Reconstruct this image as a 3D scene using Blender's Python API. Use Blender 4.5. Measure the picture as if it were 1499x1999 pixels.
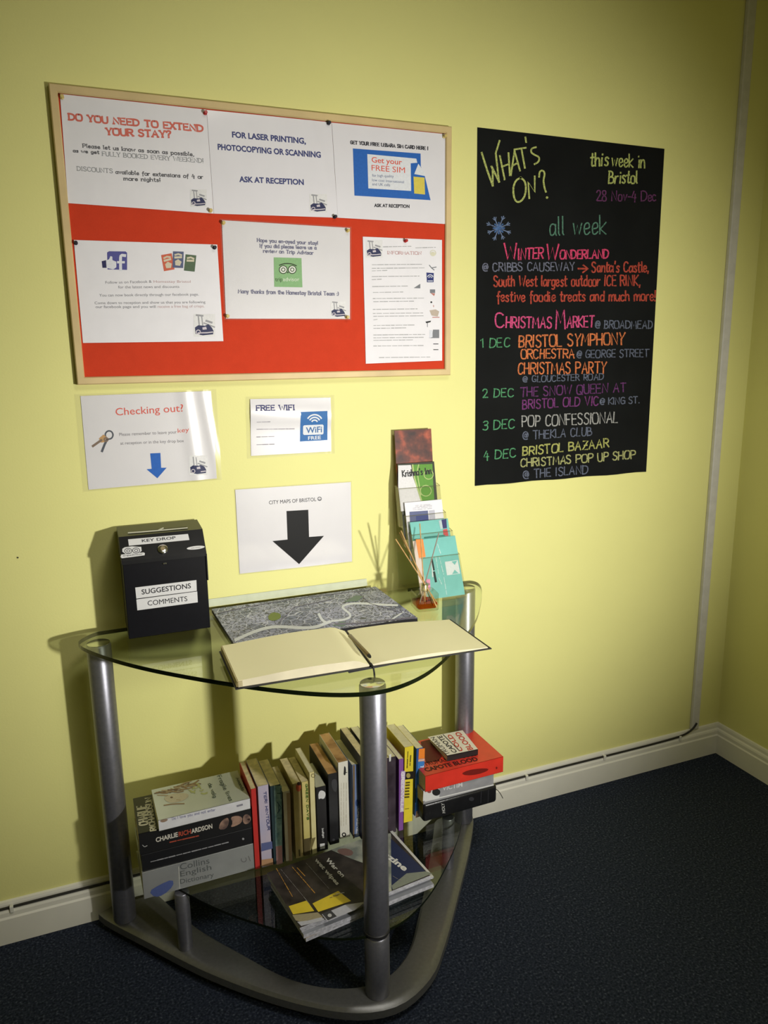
import bpy, bmesh, math, random
from mathutils import Vector, Matrix
random.seed(7)
for o in list(bpy.data.objects): bpy.data.objects.remove(o)
SC = bpy.context.scene
COL = SC.collection
V = Vector

# ------------------------------------------------------------------ camera
CAM = V((0.3051, -1.7955, 1.3730)); YAW, PITCH, ROLL, FPX = 0.3828, -0.2092, -0.0133, 1469.5
PW, PH = 1499.0, 1999.0
_d = V((math.sin(YAW)*math.cos(PITCH), math.cos(YAW)*math.cos(PITCH), math.sin(PITCH)))
_r = V((math.cos(YAW), -math.sin(YAW), 0)); _u = _r.cross(_d)
CR = math.cos(ROLL)*_r + math.sin(ROLL)*_u
CU = -math.sin(ROLL)*_r + math.cos(ROLL)*_u
CD = _d
cam_data = bpy.data.cameras.new('camera'); cam = bpy.data.objects.new('camera', cam_data); COL.objects.link(cam)
M = Matrix((CR, CU, -CD)).transposed().to_4x4(); M.translation = CAM
cam.matrix_world = M
cam_data.sensor_fit = 'HORIZONTAL'; cam_data.sensor_width = 36; cam_data.lens = 36*FPX/PW
cam_data.clip_start = 0.01
SC.camera = cam

# ------------------------------------------------------------------ world, lamps, exposure
w = bpy.data.worlds.new('world'); SC.world = w; w.use_nodes = True
w.node_tree.nodes['Background'].inputs[0].default_value = (0.9, 0.95, 1.0, 1)
w.node_tree.nodes['Background'].inputs[1].default_value = 0.02
SC.view_settings.view_transform = 'Standard'; SC.view_settings.look = 'None'
SC.view_settings.exposure = 0.08; SC.view_settings.gamma = 1.0
try: SC.view_settings.use_curve_mapping = False
except Exception: pass

def lamp(name, kind, loc, aim, energy, color, **kw):
    L = bpy.data.lights.new(name, kind); L.energy = energy; L.color = color
    for k, v in kw.items(): setattr(L, k, v)
    o = bpy.data.objects.new(name, L); COL.objects.link(o); o.location = loc
    o.rotation_euler = (V(aim)-V(loc)).to_track_quat('-Z', 'Y').to_euler()
    return o
lamp('reading_spot', 'SPOT', (1.40, -2.15, 1.06), (1.06, 0, 1.06), 163, (1.0, 0.975, 0.93),
     spot_size=math.radians(75), spot_blend=1.0, shadow_soft_size=0.04)
lamp('ceiling_fill', 'AREA', (0.9, -1.7, 2.50), (0.9, -1.7, 0), 8.5, (1.0, 0.96, 0.88), shape='DISK', size=0.9)  # added fill that lifts the shadows and upward faces
lamp('overhead_fill_spot', 'SPOT', (1.0, -1.35, 2.5), (.85, -.30, .76), 48, (1.0, 0.97, 0.92), spot_size=math.radians(66), spot_blend=1.0, shadow_soft_size=0.22)  # added overhead spot, brightens the open pages and table top

# ------------------------------------------------------------------ photo measurement helpers
def ray(px, py): return CD + CR*((px-PW/2)/FPX) - CU*((py-PH/2)/FPX)
def hit(px, py, pt, n):
    r = ray(px, py); return CAM + r*((V(pt)-CAM).dot(n)/r.dot(n))
def topx(P):
    v = P-CAM; z = v.dot(CD); return (PW/2+FPX*v.dot(CR)/z, PH/2-FPX*v.dot(CU)/z)
def onY(px, py, y): return hit(px, py, (0, y, 0), V((0, 1, 0)))
def onZ(px, py, z): return hit(px, py, (0, 0, z), V((0, 0, 1)))

# ------------------------------------------------------------------ materials (all procedural)
MATS = {}
def mat(name, c, rough=0.6, metal=0.0, var=0.06, scale=40, coat=0.0, bump=0.0, bscale=None, spec=0.5, stops=None, crough=0.06):
    if name in MATS: return MATS[name]
    m = bpy.data.materials.new(name); m.use_nodes = True; MATS[name] = m
    nt = m.node_tree; b = nt.nodes['Principled BSDF']
    tc = nt.nodes.new('ShaderNodeTexCoord'); n = nt.nodes.new('ShaderNodeTexNoise'); n.inputs['Scale'].default_value = scale
    n.inputs['Detail'].default_value = 4
    nt.links.new(tc.outputs['Object'], n.inputs['Vector'])
    r = nt.nodes.new('ShaderNodeValToRGB'); nt.links.new(n.outputs['Fac'], r.inputs['Fac'])
    e = r.color_ramp.elements
    if stops:
        e[0].position, e[0].color = stops[0][0], (*stops[0][1], 1)
        e[1].position, e[1].color = stops[-1][0], (*stops[-1][1], 1)
        for p, cc in stops[1:-1]:
            k = e.new(p); k.color = (*cc, 1)
    else:
        e[0].position = .3; e[1].position = .7
        e[0].color = (*[x*(1-var) for x in c], 1); e[1].color = (*[min(1, x*(1+var)) for x in c], 1)
    nt.links.new(r.outputs['Color'], b.inputs['Base Color'])
    b.inputs['Roughness'].default_value = rough; b.inputs['Metallic'].default_value = metal
    b.inputs['Specular IOR Level'].default_value = spec
    b.inputs['Coat Weight'].default_value = coat; b.inputs['Coat Roughness'].default_value = crough
    if bump:
        n2 = nt.nodes.new('ShaderNodeTexNoise'); n2.inputs['Scale'].default_value = bscale or scale*4; n2.inputs['Detail'].default_value = 5
        nt.links.new(tc.outputs['Object'], n2.inputs['Vector'])
        bp = nt.nodes.new('ShaderNodeBump'); bp.inputs['Strength'].default_value = bump; bp.inputs['Distance'].default_value = 0.002
        nt.links.new(n2.outputs['Fac'], bp.inputs['Height']); nt.links.new(bp.outputs['Normal'], b.inputs['Normal'])
    return m
def clear(name, tint, gloss=0.02, ior=1.45, haze=0.0, hazec=(1, 1, 1)):
    if name in MATS: return MATS[name]
    m = bpy.data.materials.new(name); m.use_nodes = True; MATS[name] = m; nt = m.node_tree
    nt.nodes.remove(nt.nodes['Principled BSDF']); out = nt.nodes['Material Output']
    t = nt.nodes.new('ShaderNodeBsdfTransparent')
    tc = nt.nodes.new('ShaderNodeTexCoord'); n = nt.nodes.new('ShaderNodeTexNoise'); n.inputs['Scale'].default_value = 6
    nt.links.new(tc.outputs['Object'], n.inputs['Vector'])
    r = nt.nodes.new('ShaderNodeValToRGB'); nt.links.new(n.outputs['Fac'], r.inputs['Fac'])
    r.color_ramp.elements[0].color = (*[x*.985 for x in tint], 1); r.color_ramp.elements[1].color = (*tint, 1)
    nt.links.new(r.outputs['Color'], t.inputs['Color'])
    g = nt.nodes.new('ShaderNodeBsdfGlossy'); g.inputs['Roughness'].default_value = gloss
    # Schlick reflectance of a thin clear sheet, the same on both of its faces
    lw = nt.nodes.new('ShaderNodeLayerWeight'); lw.inputs['Blend'].default_value = 0.5
    pw = nt.nodes.new('ShaderNodeMath'); pw.operation = 'POWER'; pw.inputs[1].default_value = 5
    f = nt.nodes.new('ShaderNodeMath'); f.operation = 'MULTIPLY_ADD'; r0_ = ((ior-1)/(ior+1))**2
    f.inputs[1].default_value = 1-r0_; f.inputs[2].default_value = r0_
    nt.links.new(lw.outputs['Facing'], pw.inputs[0]); nt.links.new(pw.outputs[0], f.inputs[0])
    mx = nt.nodes.new('ShaderNodeMixShader'); nt.links.new(f.outputs[0], mx.inputs[0])
    src = t
    if haze:
        d = nt.nodes.new('ShaderNodeBsdfDiffuse'); d.inputs['Color'].default_value = (*hazec, 1)
        m2 = nt.nodes.new('ShaderNodeMixShader'); m2.inputs[0].default_value = haze
        nt.links.new(t.outputs[0], m2.inputs[1]); nt.links.new(d.outputs[0], m2.inputs[2]); src = m2
    nt.links.new(src.outputs[0], mx.inputs[1]); nt.links.new(g.outputs[0], mx.inputs[2]); nt.links.new(mx.outputs[0], out.inputs[0])
    return m
def ink(c, rough=0.5):
    return mat('ink_%02x%02x%02x' % tuple(int(max(0, min(1, x))*255) for x in c), c, rough, var=0.05, scale=200, spec=.2)

WALLM = mat('yellow_paint', (0.79, 0.765, 0.295), 0.55, var=0.025, scale=3, bump=0.12, bscale=220, spec=0.35)
WHITEP = mat('white_gloss_paint', (0.78, 0.76, 0.66), 0.42, var=0.03, scale=12)
CARPET = mat('navy_carpet', (0.02, 0.03, 0.06), 0.95, bump=1.0, bscale=600, scale=190, spec=0.1,
             stops=[(.32, (.008, .011, .018)), (.46, (.019, .025, .042)), (.6, (.034, .043, .064)), (.72, (.10, .115, .15))])
PAPER = mat('white_paper', (0.79, 0.775, 0.81), 0.6, var=0.02, scale=30)
LAMI = mat('laminated_paper', (0.79, 0.775, 0.82), 0.35, var=0.015, scale=20, coat=1.0, crough=.10)
PLASTIC = clear('laminate_film', (0.985, 0.985, 0.975), 0.1, 1.5, haze=.06, hazec=(.82, .80, .74))
PINE = mat('pine_wood', (0.66, 0.50, 0.24), 0.5, var=0.12, scale=9)
PINED = mat('pine_wood_shaded', (0.40, 0.27, 0.09), 0.6, var=0.12, scale=9)  # same pine darkened for the left side, shade put into the colour
FELT = mat('red_felt', (0.60, 0.052, 0.020), 0.95, var=0.03, scale=40, bump=0.3, bscale=600, spec=0.15)
CHALKB = mat('chalkboard_vinyl', (0.010, 0.011, 0.011), 0.75, scale=5, stops=[(.3, (.004, .0045, .0045)), (.7, (.008, .009, .009))], spec=.12)
STEEL = mat('grey_powder_coated_steel', (0.25, 0.25, 0.285), 0.36, metal=0.75, var=0.08, scale=120, bump=0.12, bscale=900)
STEELB = mat('bronze_grey_steel', (0.17, 0.17, 0.165), 0.40, metal=0.6, var=0.08, scale=120, bump=0.12, bscale=900)
CHROME = mat('chrome', (0.75, 0.75, 0.72), 0.16, metal=1.0, var=0.03)
BLACKP = mat('black_rubber', (0.012, 0.012, 0.013), 0.5, var=0.1)
BOXM = mat('black_box_enamel', (0.003, 0.003, 0.005), 0.4, var=0.15, scale=100, spec=.2)
BOXTOP = mat('black_box_lid', (0.008, 0.008, 0.009), 0.33, var=0.15, scale=60, spec=.35)
GLASS = clear('table_glass', (0.93, 0.96, 0.90), 0.0, 1.5)
GLASSE = mat('glass_edge', (0.006, 0.009, 0.003), 0.15, var=0.2, scale=8)
ACRYL = clear('clear_acrylic', (0.985, 0.985, 0.975), 0.03, 1.45)
ACRYLE = clear('acrylic_edge', (0.66, 0.66, 0.56), 0.1, 1.5, haze=.15, hazec=(.7, .68, .5))
PAGES = mat('yellowed_pages', (0.74, 0.63, 0.38), 0.85, var=0.18, scale=70)
PAGEL = mat('cream_pages', (0.80, 0.74, 0.52), 0.8, var=0.10, scale=70)
CREAM = mat('cream_page_surface', (0.86, 0.82, 0.50), 0.7, var=0.015, scale=8)

# ------------------------------------------------------------------ mesh builder
class MB:
    def __init__(s): s.v = []; s.f = []; s.m = []
    def add(s, vs, fs, mi=0):
        o = len(s.v); s.v += [V(a) for a in vs]
        for f in fs: s.f.append([o+i for i in f]); s.m.append(mi)
        return s
    def box(s, lo, hi, mi=0, fr=None):
        a, b = lo, hi
        vs = [(x, y, z) for z in (a[2], b[2]) for y in (a[1], b[1]) for x in (a[0], b[0])]
        if fr: vs = [fr @ V(p) for p in vs]
        return s.add(vs, [(0, 2, 3, 1), (4, 5, 7, 6), (0, 1, 5, 4), (2, 6, 7, 3), (0, 4, 6, 2), (1, 3, 7, 5)], mi)
    def bbox(s, lo, hi, bev=0.001, mi=0, fr=None, seg=2):
        bm = bmesh.new(); bmesh.ops.create_cube(bm, size=1)
        for v in bm.verts: v.co = V([lo[i]+(v.co[i]+.5)*(hi[i]-lo[i]) for i in range(3)])
        bmesh.ops.bevel(bm, geom=bm.edges[:], offset=bev, segments=seg, profile=.5, affect='EDGES')
        vs = [v.co.copy() for v in bm.verts]; bm.verts.index_update()
        fs = [[v.index for v in f.verts] for f in bm.faces]; bm.free()
        if fr: vs = [fr @ p for p in vs]
        return s.add(vs, fs, mi)
    def tube(s, pts, r, n=10, mi=0, cap=True):
        pts = [V(p) for p in pts]; rs = r if isinstance(r, (list, tuple)) else [r]*len(pts)
        vs = []; prev = None
        for i, p in enumerate(pts):
            t = (pts[min(i+1, len(pts)-1)]-pts[max(i-1, 0)]).normalized()
            a = prev if prev else (V((0, 0, 1)) if abs(t.z) < .9 else V((1, 0, 0)))
            a = (a-t*a.dot(t)).normalized(); prev = a; b = t.cross(a)
            vs += [p+(a*math.cos(k*2*math.pi/n)+b*math.sin(k*2*math.pi/n))*rs[i] for k in range(n)]
        fs = [(i*n+k, i*n+(k+1) % n, (i+1)*n+(k+1) % n, (i+1)*n+k) for i in range(len(pts)-1) for k in range(n)]
        if cap: fs += [tuple(range(n))[::-1], tuple((len(pts)-1)*n+k for k in range(n))]
        return s.add(vs, fs, mi)
    def lathe(s, c, prof, n=32, mi=0):
        c = V(c); vs = [c+V((r*math.cos(2*math.pi*k/n), r*math.sin(2*math.pi*k/n), z)) for r, z in prof for k in range(n)]
        fs = [(i*n+k, i*n+(k+1) % n, (i+1)*n+(k+1) % n, (i+1)*n+k) for i in range(len(prof)-1) for k in range(n)]
        fs += [tuple(range(n))[::-1], tuple((len(prof)-1)*n+k for k in range(n))]
        return s.add(vs, fs, mi)
    def slab(s, poly, z0, z1, mi=0, me=None, bev=0):
        n = len(poly); me = mi if me is None else me
        cx = sum(p[0] for p in poly)/n; cy = sum(p[1] for p in poly)/n
        if bev:
            ins = inset(poly, bev)
            rings = [(poly, z0), (poly, z1-bev), ([((a[0]*.3+b[0]*.7), (a[1]*.3+b[1]*.7)) for a, b in zip(poly, ins)], z1-bev*.3), (ins, z1)]
        else: rings = [(poly, z0), (poly, z1)]
        vs = [(x, y, z) for R_, z in rings for x, y in R_]; k = len(rings)
        s.add(vs, [(i*n+j, i*n+(j+1) % n, (i+1)*n+(j+1) % n, (i+1)*n+j) for i in range(k-1) for j in range(n)], me)
        o = len(s.v)-len(vs)
        s.f.append([o+j for j in range(n)][::-1]); s.m.append(mi)
        s.f.append([o+(k-1)*n+j for j in range(n)]); s.m.append(mi)
        return s
    def build(s, name, mats, parent=None, smooth=False, loc=None):
        L = V(loc) if loc is not None else (V(parent['_o']) if parent is not None else V((0, 0, 0)))
        me = bpy.data.meshes.new(name); me.from_pydata([tuple(p-L) for p in s.v], [], s.f)
        mats = mats if isinstance(mats, (list, tuple)) else [mats]
        for m in mats: me.materials.append(m)
        me.polygons.foreach_set('material_index', s.m)
        if smooth: me.polygons.foreach_set('use_smooth', [True]*len(me.polygons))
        me.update()
        bm = bmesh.new(); bm.from_mesh(me); bmesh.ops.recalc_face_normals(bm, faces=bm.faces[:]) if not getattr(s, 'flat', False) else None
        bm.to_mesh(me); bm.free()
        if smooth:
            try: me.set_sharp_from_angle(angle=math.radians(35))
            except Exception: pass
        o = bpy.data.objects.new(name, me); COL.objects.link(o)
        if parent is not None:
            o.parent = parent; o['_o'] = parent['_o']
        else:
            o.location = L; o['_o'] = tuple(L)
        return o
def inset(poly, d):
    n = len(poly); out = []
    area = sum(poly[i][0]*poly[(i+1) % n][1]-poly[(i+1) % n][0]*poly[i][1] for i in range(n)); sg = 1 if area > 0 else -1
    for i in range(n):
        a, b, c = V(poly[i-1]), V(poly[i]), V(poly[(i+1) % n])
        e1 = (b-a).normalized(); e2 = (c-b).normalized()
        nn = (V((-e1.y, e1.x))+V((-e2.y, e2.x))); nn = nn.normalized() if nn.length > 1e-6 else V((-e1.y, e1.x))
        k = max(.5, nn.dot(V((-e1.y, e1.x))))
        out.append(tuple(b+nn*(sg*d/k)))
    return out
def smoothpts(pts, it=2, closed=False):
    pts = [tuple(p) for p in pts]
    for _ in range(it):
        q = [] if closed else [pts[0]]; n = len(pts)
        for i in range(n if closed else n-1):
            a, b = pts[i], pts[(i+1) % n]
            q.append(tuple(x*.75+y*.25 for x, y in zip(a, b))); q.append(tuple(x*.25+y*.75 for x, y in zip(a, b)))
        if not closed: q.append(pts[-1])
        pts = q
    return pts
def empty(name, loc, label, cat, group=None):
    o = bpy.data.objects.new(name, None); COL.objects.link(o); o.location = loc; o['_o'] = tuple(loc); o.empty_display_size = .05
    o['label'] = label; o['category'] = cat
    if group: o['group'] = group
    return o
def tag(o, label, cat, group=None):
    o['label'] = label; o['category'] = cat
    if group: o['group'] = group
    return o
def struct(o): o['kind'] = 'structure'; return o

# ------------------------------------------------------------------ hand-lettering strokes (cap height 10, x height 6)
G = {
'A': (7, "0,0 3.4,10 6.6,0|1.3,3.6 5.6,3.6"), 'B': (6, "0,0 0,10|~0,10 3,10 5,9 5,6.4 3,5.4 0,5.2|~0,5.2 3,5.2 6,4.2 6,1 3.5,0 0,0"),
'C': (6.5, "~6.2,8.6 4.5,10.2 1,9.6 0,5 .8,.6 4.2,-.3 6.4,1.6"), 'D': (6.5, "0,0 0,10|~0,10 3.6,9.8 6.5,7.8 6.6,3 4,.1 0,0"),
'E': (5.5, "5.2,10 0,10 0,0 5.4,0|0,5.2 4.4,5.2"), 'F': (5.3, "5.2,10 0,10 0,0|0,5.2 4.4,5.2"),
'G': (6.8, "~6.4,8.6 4.6,10.2 1,9.6 0,5 .8,.6 4.2,-.3 6.4,1.2 6.5,3|6.5,4.4 3.8,4.4|6.5,4.4 6.5,.4"),
'H': (6.3, "0,0 0,10|6.2,0 6.2,10|0,5 6.2,5"), 'I': (1.6, "0.6,0 0.6,10"), 'J': (4, "~4,10 4,3 3.6,0 .8,-.2 0,2"),
'K': (6, "0,0 0,10|5.8,10 0,4.6 6,0"), 'L': (5, "0,10 0,0 5,0"), 'M': (8, "0,0 .9,10 4,3 7.1,10 8,0"), 'N': (6.5, "0,0 0,10 6.3,0 6.3,10"),
'O': (7, "~3.5,10 1,10 -.2,7.5 -.2,2.5 1,0 3.5,-.2 6,0 7.2,2.5 7.2,7.5 6,10 3.5,10"), 'P': (5.8, "0,0 0,10|~0,10 3.6,10 5.8,9 5.8,5.6 3.4,4.6 0,4.6"),
'Q': (7, "~3.5,10 1,10 -.2,7.5 -.2,2.5 1,0 3.5,-.2 6,0 7.2,2.5 7.2,7.5 6,10 3.5,10|4.4,2.4 7.2,-1"),
'R': (6, "0,0 0,10|~0,10 3.6,10 5.8,9 5.8,5.8 3.4,5 0,5|2.6,5 6.2,0"), 'S': (5.6, "~5.4,8.8 4,10.3 .8,10 0,7.6 1.4,5.8 4.4,4.8 5.8,2.6 4.6,0 1.4,-.3 0,1.4"),
'T': (6.4, "0,10 6.4,10|3.2,10 3.2,0"), 'U': (6.2, "~0,10 0,3 .8,0 3.1,-.4 5.4,0 6.2,3 6.2,10"), 'V': (6.5, "0,10 3.3,0 6.5,10"),
'W': (9, "0,10 2.2,0 4.5,8 6.8,0 9,10"), 'X': (6, "0,0 6,10|0,10 6,0"), 'Y': (6.2, "0,10 3.1,5 6.2,10|3.1,5 3.1,0"), 'Z': (6, "0,10 5.8,10 0,0 6,0|1.4,5 4.8,5"),
'0': (5.6, "~2.8,10 .6,10 -.2,7 -.2,3 .6,0 2.8,-.2 5,0 5.8,3 5.8,7 5,10 2.8,10"), '1': (3, "0,7.6 2.4,10 2.4,0"), '2': (5.4, "~0,8 1,10 4,10.3 5.2,8 4.4,5.4 0,0|0,0 5.6,0"),
'3': (5.2, "~0,9 2,10.3 4.8,9.6 4.9,6.6 2,5.4|~2,5.4 5.2,4.8 5.4,1.4 3,-.4 0,.8"), '4': (6, "2.6,10 0,3.6 5.6,3.6|4.4,7 4.2,-1"), '8': (5.4, "~2.7,5.4 .3,7 .6,10 2.7,10.4 4.8,10 5.1,7 2.7,5.4 0,3.6 0,.2 2.7,-.4 5.4,.2 5.4,3.6 2.7,5.4"),
'a': (5, "~4.6,5 3,6.3 .6,5.6 0,2.6 1,-.1 3,0 4.6,2|4.7,6 4.7,1 5.4,0"), 'b': (5, "0,10 0,0|~0,3.6 1.4,6.2 4,6 5,3 4,0 1.4,-.2 0,1.6"),
'c': (4.4, "~4.4,5.2 2.6,6.3 .4,5.4 0,2.6 .8,.2 2.8,-.2 4.6,1"), 'd': (5, "~4.8,4.6 3,6.3 .6,5.6 0,2.6 1,-.1 3,0 4.8,2|4.9,10 4.9,0"),
'e': (4.6, "~.2,2.8 4.6,3.2 4,5.8 2,6.3 .2,5 0,2.4 1,-.1 3,-.2 4.8,1.2"), 'f': (3.6, "~4,9.6 2.4,10 1.6,8 1.4,-2.6|0,5.6 3.6,5.8"),
'g': (5, "~4.6,5 3,6.3 .6,5.6 0,2.6 1,.2 3,.2 4.6,2|~4.8,6 4.8,-1.6 3,-3.4 .6,-2.6"), 'h': (4.8, "0,10 0,0|~0,3.6 1.6,6.2 4,6.2 4.6,4 4.8,0"),
'i': (1.4, ".5,6 .5,0|.5,8.2 .6,8.8"), 'k': (4.6, "0,10 0,0|4.4,6.4 0,2.8 4.8,0"), 'l': (1.4, ".4,10 .4,1 1.2,0"),
'm': (7.4, "0,6 0,0|~0,3.6 1.2,6.2 3.2,6.2 3.6,4 3.6,0|~3.6,3.6 4.8,6.2 6.8,6.2 7.2,4 7.4,0"), 'n': (4.6, "0,6 0,0|~0,3.6 1.6,6.2 4,6.2 4.5,4 4.6,0"),
'o': (4.8, "~2.4,6.2 .4,6 -.2,3 .4,0 2.4,-.2 4.6,0 5,3 4.6,6 2.4,6.2"), 'p': (5, "0,6 0,-3.4|~0,3.6 1.4,6.2 4,6 5,3 4,0 1.4,-.2 0,1.6"), 'r': (3.4, "0,6 0,0|~0,3 1,5.6 3.6,6"),
's': (3.8, "~3.8,5.2 2.4,6.4 .4,5.8 .4,4 3.4,2.6 3.6,.6 1.8,-.4 0,.6"), 't': (3.4, "~1.6,9.6 1.4,2 2,-.2 3.8,.4|0,6.6 3.6,6.8"),
'u': (4.8, "~0,6 0,1.4 1.6,-.4 3.8,.2 4.6,2|4.7,6 4.8,0"), 'v': (4.4, "0,6 2.2,0 4.4,6"), 'w': (6.8, "0,6 1.7,0 3.4,5 5.1,0 6.8,6"), 'x': (4.2, "0,0 4.2,6|0,6 4.2,0"), 'y': (4.6, "0,6 2.4,.4|4.6,6 1.4,-3.4"),
'@': (7.5, "~5,6.4 3,7 2,5 2.4,3 4.2,2.8 5,4.4 5.2,6.6|~5.2,6.6 5,2.8 6.6,2.6 7.6,5 6.6,8.4 3.6,9.6 .6,8 -.2,4 1.2,.8 4,-.2 6.6,.4"),
'!': (1.2, ".6,10 .4,3|.4,.6 .4,0"), '?': (5, "~0,8 1.2,10.4 4.6,10 4.6,7 2.4,5.4 2.2,3|2.2,.6 2.2,0"), "'": (1.4, ".8,10.6 .4,8"), ',': (1.6, ".8,.8 .2,-1.6"), '.': (1.2, ".4,.6 .4,0"), '-': (3.6, ".2,4 3.4,4"), ' ': (3.2, ""), '&': (6, "~6,0 1,7.4 2,10 4,9 3.4,6.6 .4,4 .2,1 2.6,-.3 5,1 6,4"), ':': (1.2, ".4,.6 .4,0|.4,5.6 .4,5"), ')': (2, "~0,10 2,5 0,0"),
}
def glyph_lines(text, space=2.0):
    x = 0; out = []
    for ch in text:
        wd, st = G.get(ch, G['-'])
        for ln in st.split('|'):
            if not ln: continue
            sm = ln[0] == '~'; ln = ln.lstrip('~')
            pts = [tuple(float(q) for q in p.split(',')) for p in ln.split()]
            if sm: pts = smoothpts(pts, 2)
            out.append([(x+a, b) for a, b in pts])
        x += wd+space
    return out, x-space

# ------------------------------------------------------------------ decals: flat print laid on a real face
class Face:
    """a plane of an object; points on it are measured in photo pixels and intersected with the plane."""
    def __init__(s, pt, n, up, eps=.0005, post=None, rd=None):
        s.pt = V(pt); s.n = V(n).normalized(); s.up = V(up).normalized(); s.eps = eps; s.post = post
        if s.n.dot(CAM-s.pt) < 0: s.n = -s.n
    def at(s, x, y):
        P = hit(x, y, s.pt, s.n)
        if s.post: P = s.post(P)
        return P+s.n*s.eps
    def upv(s, x, y, h):                       # pixel offset that is h pixels tall along the face's up direction
        P = hit(x, y, s.pt, s.n); q = topx(P+s.up*.01); d = V((q[0]-x, q[1]-y)); return d.normalized()*h
class Print(MB):
    flat = True
    def __init__(s, face, up=None): super().__init__(); s.face = face; s.flat = True; s.k = 0
    def _e(s):
        s.k += 1; return s.face.n*(0.00002*(s.k % 12))
    def poly(s, pts, mi=0):
        if s.face.post:                          # follow the curl of the sheet: cut the patch into small facets
            bm = bmesh.new(); bm.faces.new([bm.verts.new((a, b, 0)) for a, b in pts]).normal_update(); bmesh.ops.triangulate(bm, faces=bm.faces[:])
            for _ in range(4):
                es = [e for e in bm.edges if e.calc_length() > 6]
                if not es: break
                bmesh.ops.subdivide_edges(bm, edges=es, cuts=1); bmesh.ops.triangulate(bm, faces=[f for f in bm.faces if len(f.verts) > 3])
            bm.verts.index_update(); e = s._e()
            s.add([s.face.at(v.co.x, v.co.y)+e for v in bm.verts], [[v.index for v in f.verts] for f in bm.faces], mi); bm.free(); return s
        e = s._e(); s.add([s.face.at(*p)+e for p in pts], [tuple(range(len(pts)))], mi); return s
    def rect(s, x0, y0, x1, y1, mi=0): return s.poly([(x0, y0), (x1, y0), (x1, y1), (x0, y1)], mi)
    def disc(s, cx, cy, rx, ry=None, mi=0, n=20):
        ry = ry or rx; return s.poly([(cx+rx*math.cos(2*math.pi*k/n), cy+ry*math.sin(2*math.pi*k/n)) for k in range(n)], mi)
    def stroke(s, pts, w_, mi=0):
        if len(pts) < 2: return s
        e = s._e(); L = []; R_ = []
        P = [V(p) for p in pts]
        for i, p in enumerate(P):
            t = P[min(i+1, len(P)-1)]-P[max(i-1, 0)]
            if t.length < 1e-6: t = V((1, 0))
            t.normalize(); nn = V((-t.y, t.x))*w_/2
            ext = t*(w_*.35)*(-1 if i == 0 else (1 if i == len(P)-1 else 0))
            L.append(p+nn+ext); R_.append(p-nn+ext)
        n = len(P); vs = [s.face.at(*q)+e for q in L+R_]
        s.add(vs, [(i, i+1, n+i+1, n+i) for i in range(n-1)], mi); return s
    def ring(s, cx, cy, rx, w_, ry=None, mi=0, a0=0, a1=360, n=20):
        ry = ry or rx
        return s.stroke([(cx+rx*math.cos(math.radians(a0+(a1-a0)*k/n)), cy+ry*math.sin(math.radians(a0+(a1-a0)*k/n))) for k in range(n+1)], w_, mi)
    def write(s, text, p0, p1, h, w_, mi=0, serif=False, up=None, jit=0.0, slant=0.0, space=2.0):
        lines, W_ = glyph_lines(text, space); p0 = V(p0); p1 = V(p1); ex = (p1-p0)/W_
        upd = V(up) if up else s.face.upv(p0.x, p0.y, 1)
        ey = upd.normalized()*h/10
        for ln in lines:
            j = V((random.uniform(-jit, jit), random.uniform(-jit, jit))); sl_ = slant+(random.uniform(-.07, .07) if jit else 0)
            q = [p0+ex*(a+sl_*b)+ey*b+j for a, b in ln]
            s.stroke(q, w_, mi)
            if serif:
                for i, k in ((0, 1), (-1, -2)):
                    a, b = ln[i], ln[k]
                    if abs(a[0]-b[0]) < 1.2*abs(a[1]-b[1])+.01 and abs(a[1]-b[1]) > 3:
                        s.stroke([p0+ex*(a[0]-1)+ey*a[1], p0+ex*(a[0]+1)+ey*a[1]], w_*.8, mi)
        return s
    def dashes(s, p0, p1, h, mi=0, seed=0):      # print too blurred to read: a row of small grey marks
        rn = random.Random(seed*7+int(p0[0])+int(p0[1])); p0 = V(p0); p1 = V(p1); L = (p1-p0).length; d = (p1-p0)/L; x = 0
        while x < L-2:
            wl = min(rn.uniform(4, 13), L-x); hh = h*rn.uniform(.6, 1)
            s.stroke([p0+d*x, p0+d*(x+wl)], hh, mi); x += wl+rn.uniform(1.5, 3)
        return s
_fonts = {}
def bfont(pr, text, p0, p1, h, mi=0, up=None, bold=0.0, shear=0.0):
    """print set in Blender's built-in sans face, fitted between two points of a Face"""
    cu = bpy.data.curves.new('t', 'FONT'); cu.body = text; cu.size = 1; cu.offset = bold; cu.shear = shear; cu.resolution_u = 3
    ob = bpy.data.objects.new('t', cu); COL.objects.link(ob); dg = bpy.context.evaluated_depsgraph_get()
    me = ob.evaluated_get(dg).to_mesh(); vs = [v.co.copy() for v in me.vertices]; fs = [list(f.vertices) for f in me.polygons]
    ob.evaluated_get(dg).to_mesh_clear(); bpy.data.objects.remove(ob); bpy.data.curves.remove(cu)
    if not vs: return pr
    x0 = min(v.x for v in vs); x1 = max(v.x for v in vs)
    p0 = V(p0); p1 = V(p1); ex = (p1-p0)/(x1-x0); upd = V(up) if up else pr.face.upv(p0.x, p0.y, 1); ey = upd.normalized()*h/.73
    e = pr._e()
    pr.add([pr.face.at(*(p0+ex*(v.x-x0)+ey*v.y))+e for v in vs], fs, mi)
    return pr

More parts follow.
